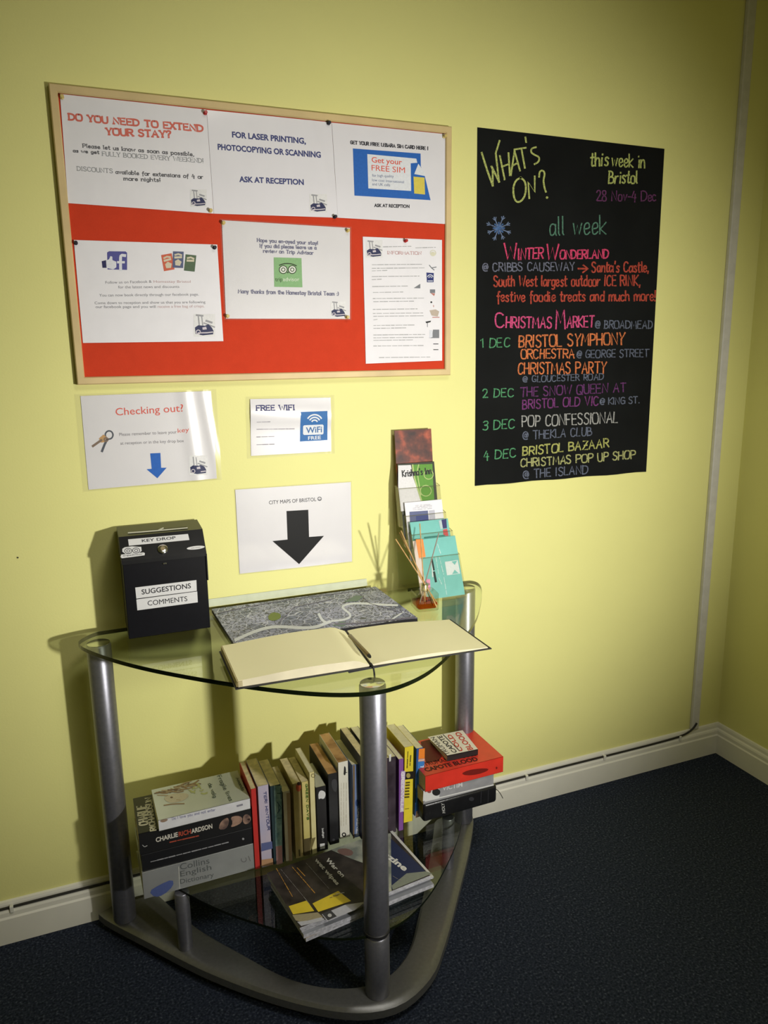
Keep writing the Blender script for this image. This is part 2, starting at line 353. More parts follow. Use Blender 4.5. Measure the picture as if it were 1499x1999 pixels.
# ================================================================== ROOM
XL, XR, YF, ZC = -1.7, 2.265, -3.7, 2.55
def quad(name, pts, m):
    return struct(MB().add(pts, [(0, 1, 2, 3)]).build(name, m))
struct(MB().box((XL-.1, 0, -.1), (XR+.1, .1, ZC+.1)).build('wall_back', WALLM))
struct(MB().box((XR, YF, -.1), (XR+.1, 0, ZC+.1)).build('wall_right', WALLM))
struct(MB().box((XL-.1, YF, -.1), (XL, 0, ZC+.1)).build('wall_left', WALLM))
struct(MB().box((XL-.1, YF-.1, -.1), (XR+.1, YF, ZC+.1)).build('wall_front', WALLM))
struct(MB().box((XL, YF, -.1), (XR, 0, 0)).build('floor', CARPET))
struct(MB().box((XL, YF, ZC), (XR, 0, ZC+.1)).build('ceiling', mat('ceiling_paint', (.75, .74, .70), .8)))
prof = [(0, 0), (.018, 0), (.018, .066), (.0145, .070), (.0145, .081), (.0125, .086), (.0075, .089), (.0075, .098), (.0055, .104), (0, .106)]
mb = MB(); n = len(prof)
mb.add([(x, -a, b) for x in (XL, XR) for a, b in prof], [(i, (i+1) % n, n+(i+1) % n, n+i) for i in range(n)]+[tuple(range(n)), tuple(range(n, 2*n))])
struct(mb.build('baseboard_back', WHITEP))
mb = MB(); mb.add([(XR-a, y, b) for y in (-.0002, YF) for a, b in prof], [(i, (i+1) % n, n+(i+1) % n, n+i) for i in range(n)]+[tuple(range(n)), tuple(range(n, 2*n))])
struct(mb.build('baseboard_right', WHITEP))
mb = MB(); mb.bbox((2.136, -.014, .107), (2.166, .0, ZC), .003)
struct(mb.build('trim_1', mat('white_trunking', (.62, .60, .56), .5)))

# cable on the baseboard ledge
def cable(pts, name, r=.0026):
    mb = MB(); mb.tube(smoothpts(pts, 2), r, 8); return mb
cz = .0918
pts = [(XL+.01, -.0116, cz)]+[(x, -.0116, cz+.0008*math.sin(x*9)) for x in [i*.12+XL+.1 for i in range(31)]]
pts = [p for p in pts if p[0] < 2.06]+[(2.09, -.0125, .094), (2.12, -.0145, .103), (2.140, -.0165, .116), (2.152, -.0165, .132)]
cb = empty('cable', (0.2, -.0116, cz), 'thin black cable clipped along the top of the white baseboard', 'cable')
cable(pts, 'c', .0032).build('cable_sheath', mat('black_cable', (.012, .011, .010), .5), cb, smooth=True)
for x in (.054, 1.483, 1.775, 2.085):
    mb = MB(); mb.bbox((x-.004, -.0185, cz-.011), (x+.004, -.0078, cz+.0055), .0012)
    mb.tube([(x, -.019, cz-.008), (x, -.016, cz-.008)], .0016, 8)
    mb.build('cable_clip', mat('white_clip', (.72, .71, .64), .5), cb)
mb = MB(); q = onY(35, 1088, 0); mb.tube([q+V((0, -.003, 0)), q+V((0, .001, 0))], [.0016, .0012], 8)
tag(mb.build('nail', BLACKP, loc=q), 'tiny dark nail head in the yellow wall left of the black box', 'nail')

# ================================================================== NOTICEBOARD
BY = -.0125                                   # plane of the pinned sheets
bx0, bz1 = onY(97, 163, -.018).x, onY(97, 163, -.018).z
c4 = [onY(97, 163, -.018), onY(884, 245, -.018), onY(879, 733, -.018), onY(148, 751, -.018)]
L = sum(p.x for p in (c4[0], c4[3]))/2; R_ = sum(p.x for p in (c4[1], c4[2]))/2; T = sum(p.z for p in c4[:2])/2; Bz = sum(p.z for p in c4[2:])/2
board = empty('noticeboard', ((L+R_)/2, 0, Bz), 'red felt noticeboard in a pine frame hung on the yellow wall', 'noticeboard')
fw = .0165
def frame_piece(a, b, ia, ib):                # mitred rail: outer a-b, inner ia-ib in (x,z)
    mb = MB(); y0, y1 = 0, -.018
    vs = [(p[0], y, p[1]) for y in (y0, y1+.003) for p in (a, b, ib, ia)]
    k = .0022
    mid = lambda p, q: (p[0]+(q[0]-p[0])*k/fw, p[1]+(q[1]-p[1])*k/fw)
    vs += [(p[0], y1, p[1]) for p in (mid(a, ia), mid(b, ib), mid(ib, b), mid(ia, a))]
    mb.add(vs, [(0, 1, 2, 3), (0, 1, 5, 4), (2, 3, 7, 6), (0, 3, 7, 4), (1, 2, 6, 5), (4, 5, 9, 8), (6, 7, 11, 10), (5, 6, 10, 9), (4, 7, 11, 8), (8, 9, 10, 11)])
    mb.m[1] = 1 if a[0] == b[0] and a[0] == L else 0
    return mb.build('frame_rail', [PINE, PINED], board)
o_ = [(L, T), (R_, T), (R_, Bz), (L, Bz)]; i_ = [(L+fw, T-fw), (R_-fw, T-fw), (R_-fw, Bz+fw), (L+fw, Bz+fw)]
for k in range(4): frame_piece(o_[k], o_[(k+1) % 4], i_[k], i_[(k+1) % 4])
MB().box((L+fw-.001, -.011, Bz+fw-.001), (R_-fw+.001, -.002, T-fw+.001)).build('felt_panel', FELT, board)

def bulge(corners, amp, waves, ripples=()):
    x0 = min(c.x for c in corners); x1 = max(c.x for c in corners); z0 = min(c.z for c in corners); z1 = max(c.z for c in corners)
    def f(P):
        u = (P.x-x0)/(x1-x0); v = (P.z-z0)/(z1-z0)
        e = max(0, min(1, u))*(1-max(0, min(1, u)))*4
        rp = sum(A*math.exp(-((u*cu+v*cv-k0)/sg)**2) for cu, cv, k0, sg, A in ripples)
        return V((P.x, P.y-rp-amp*(.6*e**.5+.4*math.sin(u*waves[0]+v*waves[1])**2), P.z))
    return f
def sheet(name, px, y, label, m=PAPER, amp=.0008, waves=(5, 2), film=None, ripples=(), group=None, cat='notice'):
    c = [onY(a, b, y) for a, b in px]; f = bulge(c, amp, waves, ripples)
    e = empty(name, (c[3]+c[2])/2, label, cat, group)
    def grid(cc, yo, nx=64, nz=14):
        vs = []
        for j in range(nz+1):
            for i in range(nx+1):
                u, v = i/nx, j/nz; P = (cc[0]*(1-u)+cc[1]*u)*(1-v)+(cc[3]*(1-u)+cc[2]*u)*v
                P = f(P); vs.append(P+V((0, yo, 0)))
        fs = [(j*(nx+1)+i, j*(nx+1)+i+1, (j+1)*(nx+1)+i+1, (j+1)*(nx+1)+i) for j in range(nz) for i in range(nx)]
        return vs, fs
    vs, fs = grid(c, 0); vb = [p+V((0, .00035, 0)) for p in vs]
    mb = MB(); mb.add(vs, fs); mb.add(vb, [g[::-1] for g in fs]); mb.flat = True
    mb.build('paper', m, e, smooth=True)
    if film:
        cen = sum(c, V((0, 0, 0)))/4; cc = [p+(V((1, 0, 0)) if p.x > cen.x else V((-1, 0, 0)))*film[0]+(V((0, 0, 1)) if p.z > cen.z else V((0, 0, -1)))*film[1] for p in c]
        vs, fs = grid(cc, -.00012); mb = MB(); mb.add(vs, fs); mb.flat = True
        mb.build('laminate_film', PLASTIC, e, smooth=True)
    face = Face((0, y, 0), (0, 1, 0), (0, 0, 1), eps=.00035, post=f)
    return e, face
def town_logo(e, face, cx, cy, s):
    """the hostel's stamp: grey tower and bridge over a dark blue car"""
    p = Print(face)
    g, n_, w_ = 0, 1, 2
    p.rect(cx-.5*s, cy-.5*s, cx+.45*s, cy+.5*s, 3)
    p.stroke([(cx-.38*s, cy-.45*s), (cx-.1*s, cy-.42*s)], s*.08, g); p.stroke([(cx-.3*s, cy-.42*s), (cx-.25*s, cy+.05*s)], s*.06, g); p.stroke([(cx-.15*s, cy-.4*s), (cx-.1*s, cy)], s*.05, g)
    p.stroke([(cx+.05*s, cy-.2*s), (cx+.3*s, cy-.12*s)], s*.09, g); p.stroke([(cx-.05*s, cy-.1*s), (cx+.42*s, cy+.08*s)], s*.06, g)
    p.poly([(cx-.45*s, cy+.1*s), (cx-.3*s, cy), (cx, cy+.02*s), (cx+.15*s, cy-.05*s), (cx+.3*s, cy+.1*s), (cx+.38*s, cy+.25*s), (cx+.36*s, cy+.4*s), (cx-.1*s, cy+.45*s), (cx-.42*s, cy+.38*s)], n_)
    p.poly([(cx-.12*s, cy+.1*s), (cx+.05*s, cy+.06*s), (cx+.08*s, cy+.18*s), (cx-.1*s, cy+.2*s)], w_)
    p.stroke([(cx-.3*s, cy+.34*s), (cx+.1*s, cy+.33*s), (cx+.34*s, cy+.3*s)], s*.05, w_)
    p.ring(cx-.3*s, cy+.3*s, s*.09, s*.04, mi=w_)
    p.build('stamp_print', [ink((.33, .33, .35)), ink((.035, .04, .10)), ink((.60, .55, .60)), ink((.74, .735, .735))], e)
def body(e, face, lines, c=(.10, .10, .11), name='body_print', w_=1.5, serif=True):
    p = Print(face)
    for t, a, b, h in lines: p.write(t, a, b, h, w_, serif=serif)
    p.build(name, ink(c), e)

def pin(px, py, c, label, y=-.0145, big=True, group=None):
    q = onY(px, py, y-.004); base = V((q.x, -.0118, q.z))
    e = empty('push_pin', base, label, 'pin', group); m = mat('pin_%d_%d_%d' % tuple(int(v*99) for v in c), c, .3, coat=.4)
    mb = MB(); r = .0042
    for prof_, nm in (([(.0020, 0), (.0042, .0012), (.0042, .0022), (.0022, .0032), (.0020, .0075), (.0036, .0095), (.0038, .0108), (.0030, .0118)], 'head'),):
        pts = []; n_ = 14; vs = []
        for rr, d in prof_:
            vs += [base+V((rr*math.cos(2*math.pi*k/n_), -.0018-d, rr*math.sin(2*math.pi*k/n_))) for k in range(n_)]
        K = len(prof_); mb.add(vs, [(i*n_+k, i*n_+(k+1) % n_, (i+1)*n_+(k+1) % n_, (i+1)*n_+k) for i in range(K-1) for k in range(n_)]+[tuple(range(n_)), tuple((K-1)*n_+k for k in range(n_))])
    mb.build('pin_head', m, e, smooth=True)
    MB().tube([base+V((0, -.0025, 0)), base+V((0, .004, 0))], [.0006, .0002], 6).build('pin_needle', CHROME, e)
    return e

# top row, left: extend your stay
e, F = sheet('notice_sheet', [(117, 183.5), (403, 214), (417, 417), (133, 396.5)], BY, 'white notice in red heading asking whether you need to extend your stay', amp=.0006)
p = Print(F); p.write('DO YOU NEED TO EXTEND', (135, 234), (396, 257), 12, 3.6, serif=True); p.write('YOUR STAY?', (208, 263), (334, 269), 12.5, 3.6, serif=True)
p.build('heading_print', ink((.66, .16, .12)), e)
body(e, F, [('Please let us know as soon as possible,', (162, 288), (379, 305), 7, ), ('as we get ', (143, 297), (198, 301), 6)], w_=1.5)
body(e, F, [('DISCOUNTS', (151, 333), (220, 338), 8), ('FULLY BOOKED EVERY WEEKEND!', (200, 304), (397, 318), 8)], c=(.30, .31, .32), w_=1.3, name='capitals_print')
body(e, F, [('available for extensions of 4 or', (226, 339), (396, 349), 7), ('more nights!', (242, 352), (313, 355), 7)])
town_logo(e, F, 388, 387, 34)
# top row, middle
e, F = sheet('notice_sheet', [(403.5, 214.5), (647, 239), (659, 425), (417.5, 417)], BY-.0004, 'white notice about laser printing, photocopying or scanning in bold navy capitals', amp=.0008, waves=(4, 3), m=LAMI, ripples=((1, .25, 1.04, .035, .0012),))
p = Print(F)
for t, a, b, h in (('FOR LASER PRINTING,', (453, 268), (597, 281), 11.5), ('PHOTOCOPYING OR SCANNING', (425, 292), (626, 308), 11.5), ('ASK AT RECEPTION', (467, 355), (593, 361), 11)): bfont(p, t, a, b, h, bold=.035)
p.build('capitals_print', ink((.06, .07, .20)), e); town_logo(e, F, 622, 397, 36)
# top row, right: sim card
e, F = sheet('notice_sheet', [(647.5, 239.5), (870, 262), (871.5, 437.5), (659.5, 425)], BY-.0002, 'white notice with a blue free SIM card picture at the top right of the board', amp=.0010, m=LAMI)
body(e, F, [('GET YOUR FREE LEBARA SIM CARD HERE !', (684, 281), (835, 293), 6)], w_=1.7, c=(.04, .04, .05), name='capitals_print')
p = Print(F); bfont(p, 'ASK AT RECEPTION', (730, 404), (799, 406), 6.5, bold=.04); p.build('capitals_print', ink((.03, .03, .04)), e)
p = Print(F); p.poly([(688.5, 290), (820.5, 300), (821, 325), (829, 345), (840, 391), (691.5, 382)]); b_ = p.build('picture_print', ink((.025, .13, .48)), e)
p = Print(F); p.face = Face((0, BY-.0002, 0), (0, 1, 0), (0, 0, 1), eps=.0007, post=F.post)
p.poly([(716.5, 301), (812, 310), (814, 318), (801, 319), (802, 373), (718.5, 368)]); p.poly([(816, 320), (829, 338), (829, 344), (808, 340)], 0)
p.poly([(806.5, 345), (828, 347), (829, 380), (808, 378)], 1); p.build('picture_panel', [ink((.74, .76, .80)), ink((.70, .58, .10))], e)
p = Print(F); p.face = Face((0, BY-.0002, 0), (0, 1, 0), (0, 0, 1), eps=.0010, post=F.post)
bfont(p, 'Get your', (725, 317), (784, 322), 11, bold=.01); bfont(p, 'FREE SIM', (725, 333), (790, 338), 11.5, bold=0); p.build('red_words', ink((.72, .11, .07)), e)
p = Print(F); p.face = Face((0, BY-.0002, 0), (0, 1, 0), (0, 0, 1), eps=.0010, post=F.post)
bfont(p, 'for high quality', (726, 345), (768, 347), 5.5); bfont(p, 'low cost international', (726, 354), (788, 358), 5.5); bfont(p, 'and UK calls', (726, 362), (761, 364), 5.5); p.build('small_words', ink((.16, .2, .33)), e)

# lower left: thumbs-up and crisps
e, F = sheet('notice_sheet', [(144, 468.5), (424, 477.5), (436, 666), (162, 669.5)], BY, 'white notice with a blue thumbs-up and three crisp packets, pinned by two black pins', amp=.0008)
p = Print(F); p.poly([(209, 493), (213, 490.5), (245, 491), (248, 493.5), (248, 527), (210, 526)]); p.poly([(198.5, 510), (207, 508), (208, 523), (200, 523)], 2)
p.poly([(207, 509), (213, 506), (215.5, 500), (219, 501), (219.5, 508), (227, 511), (227, 522), (221, 526), (208, 523)], 1)
p.stroke(smoothpts([(244, 499), (236, 498), (235, 505), (235.5, 527)], 1), 5.5, 1); p.stroke([(230, 512), (242, 512)], 4.5, 1)
p.build('thumb_print', [ink((.09, .09, .30)), ink((.72, .73, .78)), ink((.03, .03, .10))], e)
p = Print(F)
for k, (cx, cy, an, c_) in enumerate(((327.5, 512, -10, 0), (347.5, 507, 2, 1), (371, 513.5, 6, 2))):
    a = math.radians(an); hw, hh = 10.5, 16
    R2 = lambda x, y: (cx+x*math.cos(a)-y*math.sin(a), cy+x*math.sin(a)+y*math.cos(a))
    p.poly([R2(-hw, -hh), R2(hw, -hh), R2(hw, hh), R2(-hw, hh)], c_)
    p.stroke([R2(-6, -9), R2(0, -11), R2(6, -9)], 3.5, 3); p.stroke([R2(-6, -4), R2(6, -5)], 4, 3)
    p.poly([R2(-6, 3), R2(0, -1), R2(7, 4), R2(4, 12), R2(-5, 11)], 3+(k == 2))
p.build('crisp_packet_print', [ink((.60, .13, .07)), ink((.10, .12, .22)), ink((.09, .14, .08)), ink((.62, .56, .42)), ink((.52, .50, .18))], e)
p = Print(F)
for t, a, b, h in (('Follow us on Facebook &', (206, 554), (296, 552), 6.5), ('for the latest news and discounts', (231, 563), (350, 562), 6.5), ('You can now book directly through our facebook page.', (194, 579), (388, 577), 6.5), ('Come down to reception and show us that you are following', (185, 594), (401, 592), 6.5), ('our facebook page and you will', (187, 601.5), (304, 601), 6.5)):
    bfont(p, t, a, b, h-1)
p.build('body_print', ink((.22, .22, .24)), e)
p = Print(F); bfont(p, 'Homestay Bristol', (300, 552), (372, 552), 5); bfont(p, 'receive a free bag of crisps.', (308, 601), (399, 600), 5.3); p.build('red_words', ink((.50, .33, .33)), e)
town_logo(e, F, 400, 635, 44)
# middle: thanks
e, F = sheet('notice_sheet', [(433, 430), (683, 445), (683, 622.5), (441, 622)], BY, 'laminated thank-you notice with a green owl-eyed review badge in the middle of the board', amp=.0016, waves=(3, 4), m=LAMI, film=(.004, .003))
body(e, F, [('Hope you enjoyed your stay!', (502, 472), (620, 478), 6.5), ('If you did please leave us a', (507, 483), (617, 487), 6.5), ('review on Trip Advisor', (514, 493), (611, 497), 6.5), ('Many thanks from the Homestay Bristol Team :)', (465, 572), (661, 577), 7)], c=(.17, .17, .25), w_=1.6)
p = Print(F); p.poly([(534, 502.5), (588, 504), (590, 561), (535, 560)]); p.build('green_badge', ink((.24, .44, .20)), e)
F2 = Face(F.pt, (0, 1, 0), (0, 0, 1), eps=.0007, post=F.post); p = Print(F2)
for cx in (552.5, 570):
    p.disc(cx, 526.5, 7.4, mi=1); p.ring(cx, 526.5, 7.6, 1.6, mi=0); p.ring(cx, 526.5, 3.4, 1.5, mi=0)
p.stroke(smoothpts([(545, 518), (553, 515), (561, 514.5), (570, 515.5), (578, 519)], 1), 2, 0); p.poly([(559, 531), (563.5, 531), (561.3, 534)], 0)
p.build('owl_print', [ink((.03, .045, .02)), ink((.72, .75, .66))], e)
p = Print(F2); bfont(p, 'trip', (537, 549), (551, 549), 8); p.build('badge_word', ink((.03, .06, .02)), e)
p = Print(F2); bfont(p, 'advisor', (552, 549), (584, 549), 8); p.build('badge_word', ink((.70, .75, .62)), e)
town_logo(e, F, 661, 604, 32)
# right: information list
e, F = sheet('notice_sheet', [(708, 462), (862.5, 468.5), (863, 704), (714, 710)], BY, 'tall white information list with small pictures down its right edge', amp=.0008, waves=(3, 5))
town_logo(e, F, 731, 486, 34)
p = Print(F); p.write('INFORMATION', (756, 496), (822, 497), 5.5, 1.1, serif=True); p.build('heading_print', ink((.55, .33, .33)), e)
p = Print(F)
k = 0
for x0, x1, y_ in ((748, 802, 482), (811, 850, 484), (726, 823, 517), (726, 828, 524), (726, 757, 529), (726, 818, 540), (726, 745, 546), (727, 796, 559.5), (728, 790, 571), (728, 828, 583), (729, 807, 589), (728, 814, 604), (728, 825, 612), (729, 828, 617.5), (729, 736, 624.5), (729, 808, 635.5), (729, 792, 641), (729, 829, 654), (729, 829, 659.5), (729, 806, 664.5), (729, 826, 675.5), (740, 839, 698)):
    p.dashes((x0, y_), (x1, y_-1), 1.8, seed=k); k += 1
p.build('body_print', ink((.42, .42, .43)), e)
p = Print(F)
p.poly([(832, 532), (846.5, 533), (846, 551), (833, 551)], 0); p.ring(839.5, 542, 5.5, 1.6, mi=1, a0=200, a1=340, n=8); p.ring(839.5, 543, 3, 1.4, mi=1, a0=200, a1=340, n=6); p.stroke([(835, 548.5), (844, 548.5)], 1.6, 1)
p.poly([(807, 562.5), (820, 554), (820, 563)], 2); p.stroke([(838, 518), (842, 523), (851, 521.5)], 1.8, 2); p.stroke([(842, 523), (847, 527)], 1.8, 2)
p.rect(839, 565, 849, 572, 2); p.poly([(840, 572), (849, 573), (847, 578)], 3); p.disc(841.5, 590, 1.8, mi=4); p.stroke([(846, 596), (846, 599)], 1.2, 3)
p.poly([(838, 606), (850, 604), (857, 608), (854, 618), (842, 616)], 5); p.stroke([(844, 619.5), (857, 619.5)], 1.6, 3)
p.poly([(830, 628), (841, 626), (840, 629), (832, 631)], 4); p.stroke([(834, 631), (834, 638)], 1.2, 2)
p.poly([(845, 643.5), (857, 643.5), (857, 660), (837, 660), (844, 650)], 2); p.poly([(838, 644), (844, 645), (844, 658), (838, 660)], 1)
for y_ in (671.5, 682.5): p.stroke([(846, y_), (855, y_)], 1.4, 4)
p.ring(845, 494, 5.5, 1.4, mi=6, n=10); p.disc(845, 496, 4.5, mi=6, n=10)
p.build('picture_print', [ink((.03, .04, .17)), ink((.68, .70, .76)), ink((.20, .21, .23)), ink((.50, .20, .16)), ink((.02, .02, .02)), ink((.50, .42, .34)), ink((.68, .66, .50))], e)

# pins
BLK, RED_, BRS = (.015, .015, .03), (.45, .02, .02), (.62, .48, .16)
pin(642, 240, BLK, 'black push pin at the top of the printing notice')
pin(654, 423, BLK, 'black push pin at the bottom corner of the printing notice')
pin(148, 474, BLK, 'black push pin in the left corner of the thumbs-up notice')
pin(419, 483, BLK, 'black push pin in the right corner of the thumbs-up notice')
pin(401, 220, RED_, 'red push pin at the top between the extend-stay and printing notices')
pin(792, 470, RED_, 'red push pin at the top of the information list')
for x_, y_, t in ((121, 189, 'top left corner of the extend-stay notice'), (411, 411, 'bottom right corner of the extend-stay notice'), (868, 266, 'top right corner of the SIM card notice'),
                  (436, 435, 'top left corner of the thank-you notice'), (679, 450, 'top right corner of the thank-you notice'), (444, 617, 'bottom left corner of the thank-you notice'), (678, 619, 'bottom right corner of the thank-you notice')):
    pin(x_, y_, BRS, 'brass push pin in the '+t)

# ================================================================== NOTICES ON THE WALL
WY = -.0016
e, F = sheet('notice_sheet', [(157, 773), (412, 763), (423, 934), (173, 956)], WY, 'laminated notice about checking out with a small bunch of keys and a blue arrow', m=LAMI, amp=.0010, waves=(2, 1.0), film=(.012, .004), ripples=((1, .06, .84, .05, .0022), (1, .10, 1.02, .035, .0016)))
p = Print(F); bfont(p, 'Checking out?', (226, 811), (358, 803), 15, bold=.004); bfont(p, 'key', (347, 845), (369, 842), 9); p.build('red_words', ink((.66, .12, .09)), e)
p = Print(F); bfont(p, 'Please remember to leave your', (233, 851), (345, 846), 6.5); bfont(p, 'at reception or in the key drop box', (235, 868), (359, 863), 6.3); p.build('body_print', ink((.22, .21, .23)), e)
p = Print(F); p.poly([(293, 885), (313, 884), (314.5, 913), (325, 913), (307, 933.5), (286, 916), (296, 915)]); p.build('arrow_print', ink((.02, .12, .47)), e)
p = Print(F); p.ring(213, 849, 7.5, 3, mi=0, ry=8); p.poly([(193, 856), (202, 848), (208, 853), (205, 863), (197, 864)], 1); p.stroke([(198, 859), (181, 871)], 4.5, 2); p.stroke([(209, 858), (204, 868), (199, 881)], 4.5, 0); p.ring(207, 858, 3.5, 3, mi=2)
p.build('keys_print', [ink((.09, .10, .12)), ink((.50, .30, .13)), ink((.22, .16, .12))], e)
town_logo(e, F, 388, 908, 38)
e, F = sheet('notice_sheet', [(488, 779), (645, 776), (646, 881), (490, 890)], WY, 'small laminated FREE WIFI card with a blue square symbol on its right', m=LAMI, amp=.0010, waves=(2, 2), film=(.010, .006), ripples=((.12, 1, .78, .20, .0040), (1, 0, 1.0, .05, .0012)))
p = Print(F); p.write('FREE WIFI', (500, 801), (574, 800), 9.5, 2.3, serif=True); p.build('heading_print', ink((.05, .05, .16)), e)
p = Print(F)
for y_, x1 in ((824, 530), (838, 574), (853, 535), (868, 535)): p.dashes((501, y_), (x1, y_-1), 1.8, seed=int(y_))
p.build('body_print', ink((.36, .34, .38)), e)
p = Print(F); p.poly([(586, 804), (638, 802), (639, 859), (585, 862)]); p.build('wifi_symbol', ink((.03, .15, .42)), e)
p = Print(Face(F.pt, (0, 1, 0), (0, 0, 1), eps=.0008, post=F.post))
for r_ in (6, 11, 16): p.ring(613, 826, r_, 2.8, mi=0, a0=215, a1=325, n=8, ry=r_*1.05)
p.poly([(593, 830), (629, 828.5), (631, 830.5), (631, 846), (629, 848), (593, 849), (591, 847), (591, 832)], 0)
bfont(p, 'FREE', (601, 858.5), (626, 857), 7, bold=.02)
p.build('symbol_detail', ink((.72, .75, .80)), e)
p = Print(Face(F.pt, (0, 1, 0), (0, 0, 1), eps=.0012, post=F.post)); bfont(p, 'WiFi', (597, 845.5), (628, 843.5), 12, bold=.015); p.build('symbol_word', ink((.04, .14, .36)), e)
e, F = sheet('notice_sheet', [(459, 956), (684.5, 941), (687, 1096), (468, 1120)], WY, 'laminated notice reading CITY MAPS OF BRISTOL above a big black arrow', m=LAMI, amp=.0012, waves=(3, 2), film=(.003, .003))
p = Print(F); bfont(p, 'CITY MAPS OF BRISTOL', (525, 984.5), (617, 978), 7.5); p.ring(623.5, 973.5, 3.6, 1, n=14); p.ring(623.5, 974, 1.9, .8, a0=10, a1=170, n=6); p.disc(622.3, 972.4, .6, n=6); p.disc(624.9, 972.2, .6, n=6)
p.build('capitals_print', ink((.03, .03, .04)), e)
p = Print(F); p.poly([(559, 997.5), (601.5, 995), (603, 1048), (632, 1046), (583.5, 1101), (531.5, 1056), (561, 1053)]); p.build('arrow_print', ink((.004, .004, .004)), e)

# ================================================================== CHALKBOARD POSTER
px = [(932, 248.5), (1297, 290.5), (1261, 921), (927, 948.5)]
c = [onY(a, b, -.0015) for a, b in px]
cbz = empty('chalkboard', ((c[2]+c[3])/2), 'black chalkboard sheet covered in coloured chalk writing on the yellow wall', 'chalkboard')
mb = MB(); NB = 16
edge = [c[0], c[1]]+[c[2]*(1-t/NB)+c[3]*(t/NB)+V((0, -.0006, .0012*math.sin(t*1.3)*(0 < t < NB))) for t in range(NB+1)]
mb.add([p+V((0, 0, 0)) for p in edge]+[p+V((0, .0012, 0)) for p in edge], [tuple(range(len(edge)))]+[(i, (i+1) % len(edge), len(edge)+(i+1) % len(edge), len(edge)+i) for i in range(len(edge))])
mb.build('chalkboard_panel', CHALKB, cbz)
FC = Face((0, -.0022, 0), (0, 1, 0), (0, 0, 1), eps=.0006)
def chalk(c_):
    c_ = tuple(x*.82 for x in c_)
    k = 'chalk_%d_%d_%d' % tuple(int(x*99) for x in c_)
    return mat(k, c_, .9, scale=350, stops=[(.33, tuple(x*.35 for x in c_)), (.5, c_), (.7, tuple(min(1, x*1.15) for x in c_))])
YG, TEAL, PINK, ORR, ORG, GREY, PURP, WHT, YEL, BLU, GRN = (.52, .58, .17), (.10, .25, .17), (.75, .06, .17), (.50, .065, .035), (.72, .20, .06), (.13, .15, .21), (.14, .03, .15), (.40, .40, .38), (.45, .46, .13), (.07, .16, .38), (.09, .34, .15)
def C5(x, y): return (910+x/3.7475, 240+y/3.7475)
def C6(x, y): return (910+x/3.7475, 590+y/3.7475)
K = 1/3.7475
def line(C, t, a, b, h, col, w_=3.0, jit=.6, slant=0.0, up=None):
    p = Print(FC); p.write(t, C(*a), C(*b), h*K, w_, jit=jit, slant=slant, up=up); p.build('chalk_writing', chalk(col), cbz)
p = Print(FC)
p.stroke([C5(112, 218), C5(150, 340), C5(193, 460)], 3.8); p.stroke([C5(193, 460), C5(192, 340), C5(183, 318)], 3.5); p.stroke([C5(185, 320), C5(240, 432)], 3.8); p.stroke([C5(238, 430), C5(215, 220), C5(243, 130)], 3.6)
for ln in ([(245, 240), (280, 415)], [(308, 220), (318, 385)], [(258, 322), (312, 300)], [(325, 385), (352, 205)], [(352, 205), (392, 350)], [(335, 315), (378, 290)], [(350, 195), (435, 182)], [(403, 190), (428, 330)], [(432, 105), (437, 142)]):
    p.stroke([C5(*q) for q in ln], 3.4)
p.stroke(smoothpts([C5(*q) for q in ((510, 178), (478, 185), (470, 215), (500, 235), (535, 250), (530, 285), (498, 302))], 2), 3.4)
p.stroke(smoothpts([C5(*q) for q in ((400, 400), (360, 420), (340, 480), (350, 560), (380, 585), (420, 555), (438, 490), (430, 425), (395, 400))], 2), 3.6)
p.stroke([C5(*q) for q in ((460, 552), (452, 430), (500, 508), (500, 390))], 3.4)
p.stroke(smoothpts([C5(*q) for q in ((532, 395), (535, 355), (560, 345), (575, 372), (562, 420), (572, 480), (582, 505))], 2), 3.4); p.disc(*C5(590, 546), 2.4)
p.build('chalk_heading', chalk(YG), cbz)
line(C5, 'this', (905, 318), (1035, 312), 95, YG, 3.2); line(C5, 'week in', (1065, 315), (1303, 330), 95, YG, 2.8)
line(C5, 'Bristol', (1040, 442), (1250, 440), 88, YG, 3.0)
line(C5, '28 Nov-4 Dec', (955, 568), (1385, 572), 72, (.14, .03, .12), 2.4)
p = Print(FC); cx, cy = C5(237, 770)
for k in range(8):
    a = math.radians(22+45*k); r_ = 23 if k % 2 else 25; x_, y_ = math.cos(a), math.sin(a)
    p.stroke([(cx, cy), (cx+x_*r_, cy+y_*r_)], 2)
    for s_ in (-.5, .5):
        b_ = a+s_; p.stroke([(cx+x_*r_*.68, cy+y_*r_*.68), (cx+x_*r_*.68+math.cos(b_)*7, cy+y_*r_*.68+math.sin(b_)*7)], 1.6)
p.build('chalk_snowflake', chalk((.16, .22, .36)), cbz)
p = Print(Face((0, -.0022, 0), (0, 1, 0), (0, 0, 1), eps=.0009))
for k in range(8):
    a = math.radians(45*k); p.stroke([(cx, cy), (cx+math.cos(a)*11, cy+math.sin(a)*11)], 2.6)
p.build('chalk_snowflake', chalk(BLU), cbz)
line(C5, 'all week', (610, 822), (1018, 812), 135, TEAL, 2.6)
p = Print(FC)
def capw(C, t, a, b, h, big):
    p.write(t[0], C(*a), C(a[0]+big*.75, a[1]), big*K, 3.2, jit=.3)
capw(C5, 'W', (282, 1000), 0, 0, 118)
p.write('INTER', C5(378, 1000), C5(560, 990), 78*K, 3.0, jit=.3); capw(C5, 'W', (585, 1000), 0, 0, 112); p.write('ONDERLAND', C5(685, 995), C5(1035, 988), 62*K, 3.0, jit=.3)
p.build('chalk_writing', chalk(PINK), cbz)
line(C5, '@ CRIBBS CAUSEWAY', (120, 1085), (790, 1080), 60, (.17, .18, .25), 2.2)
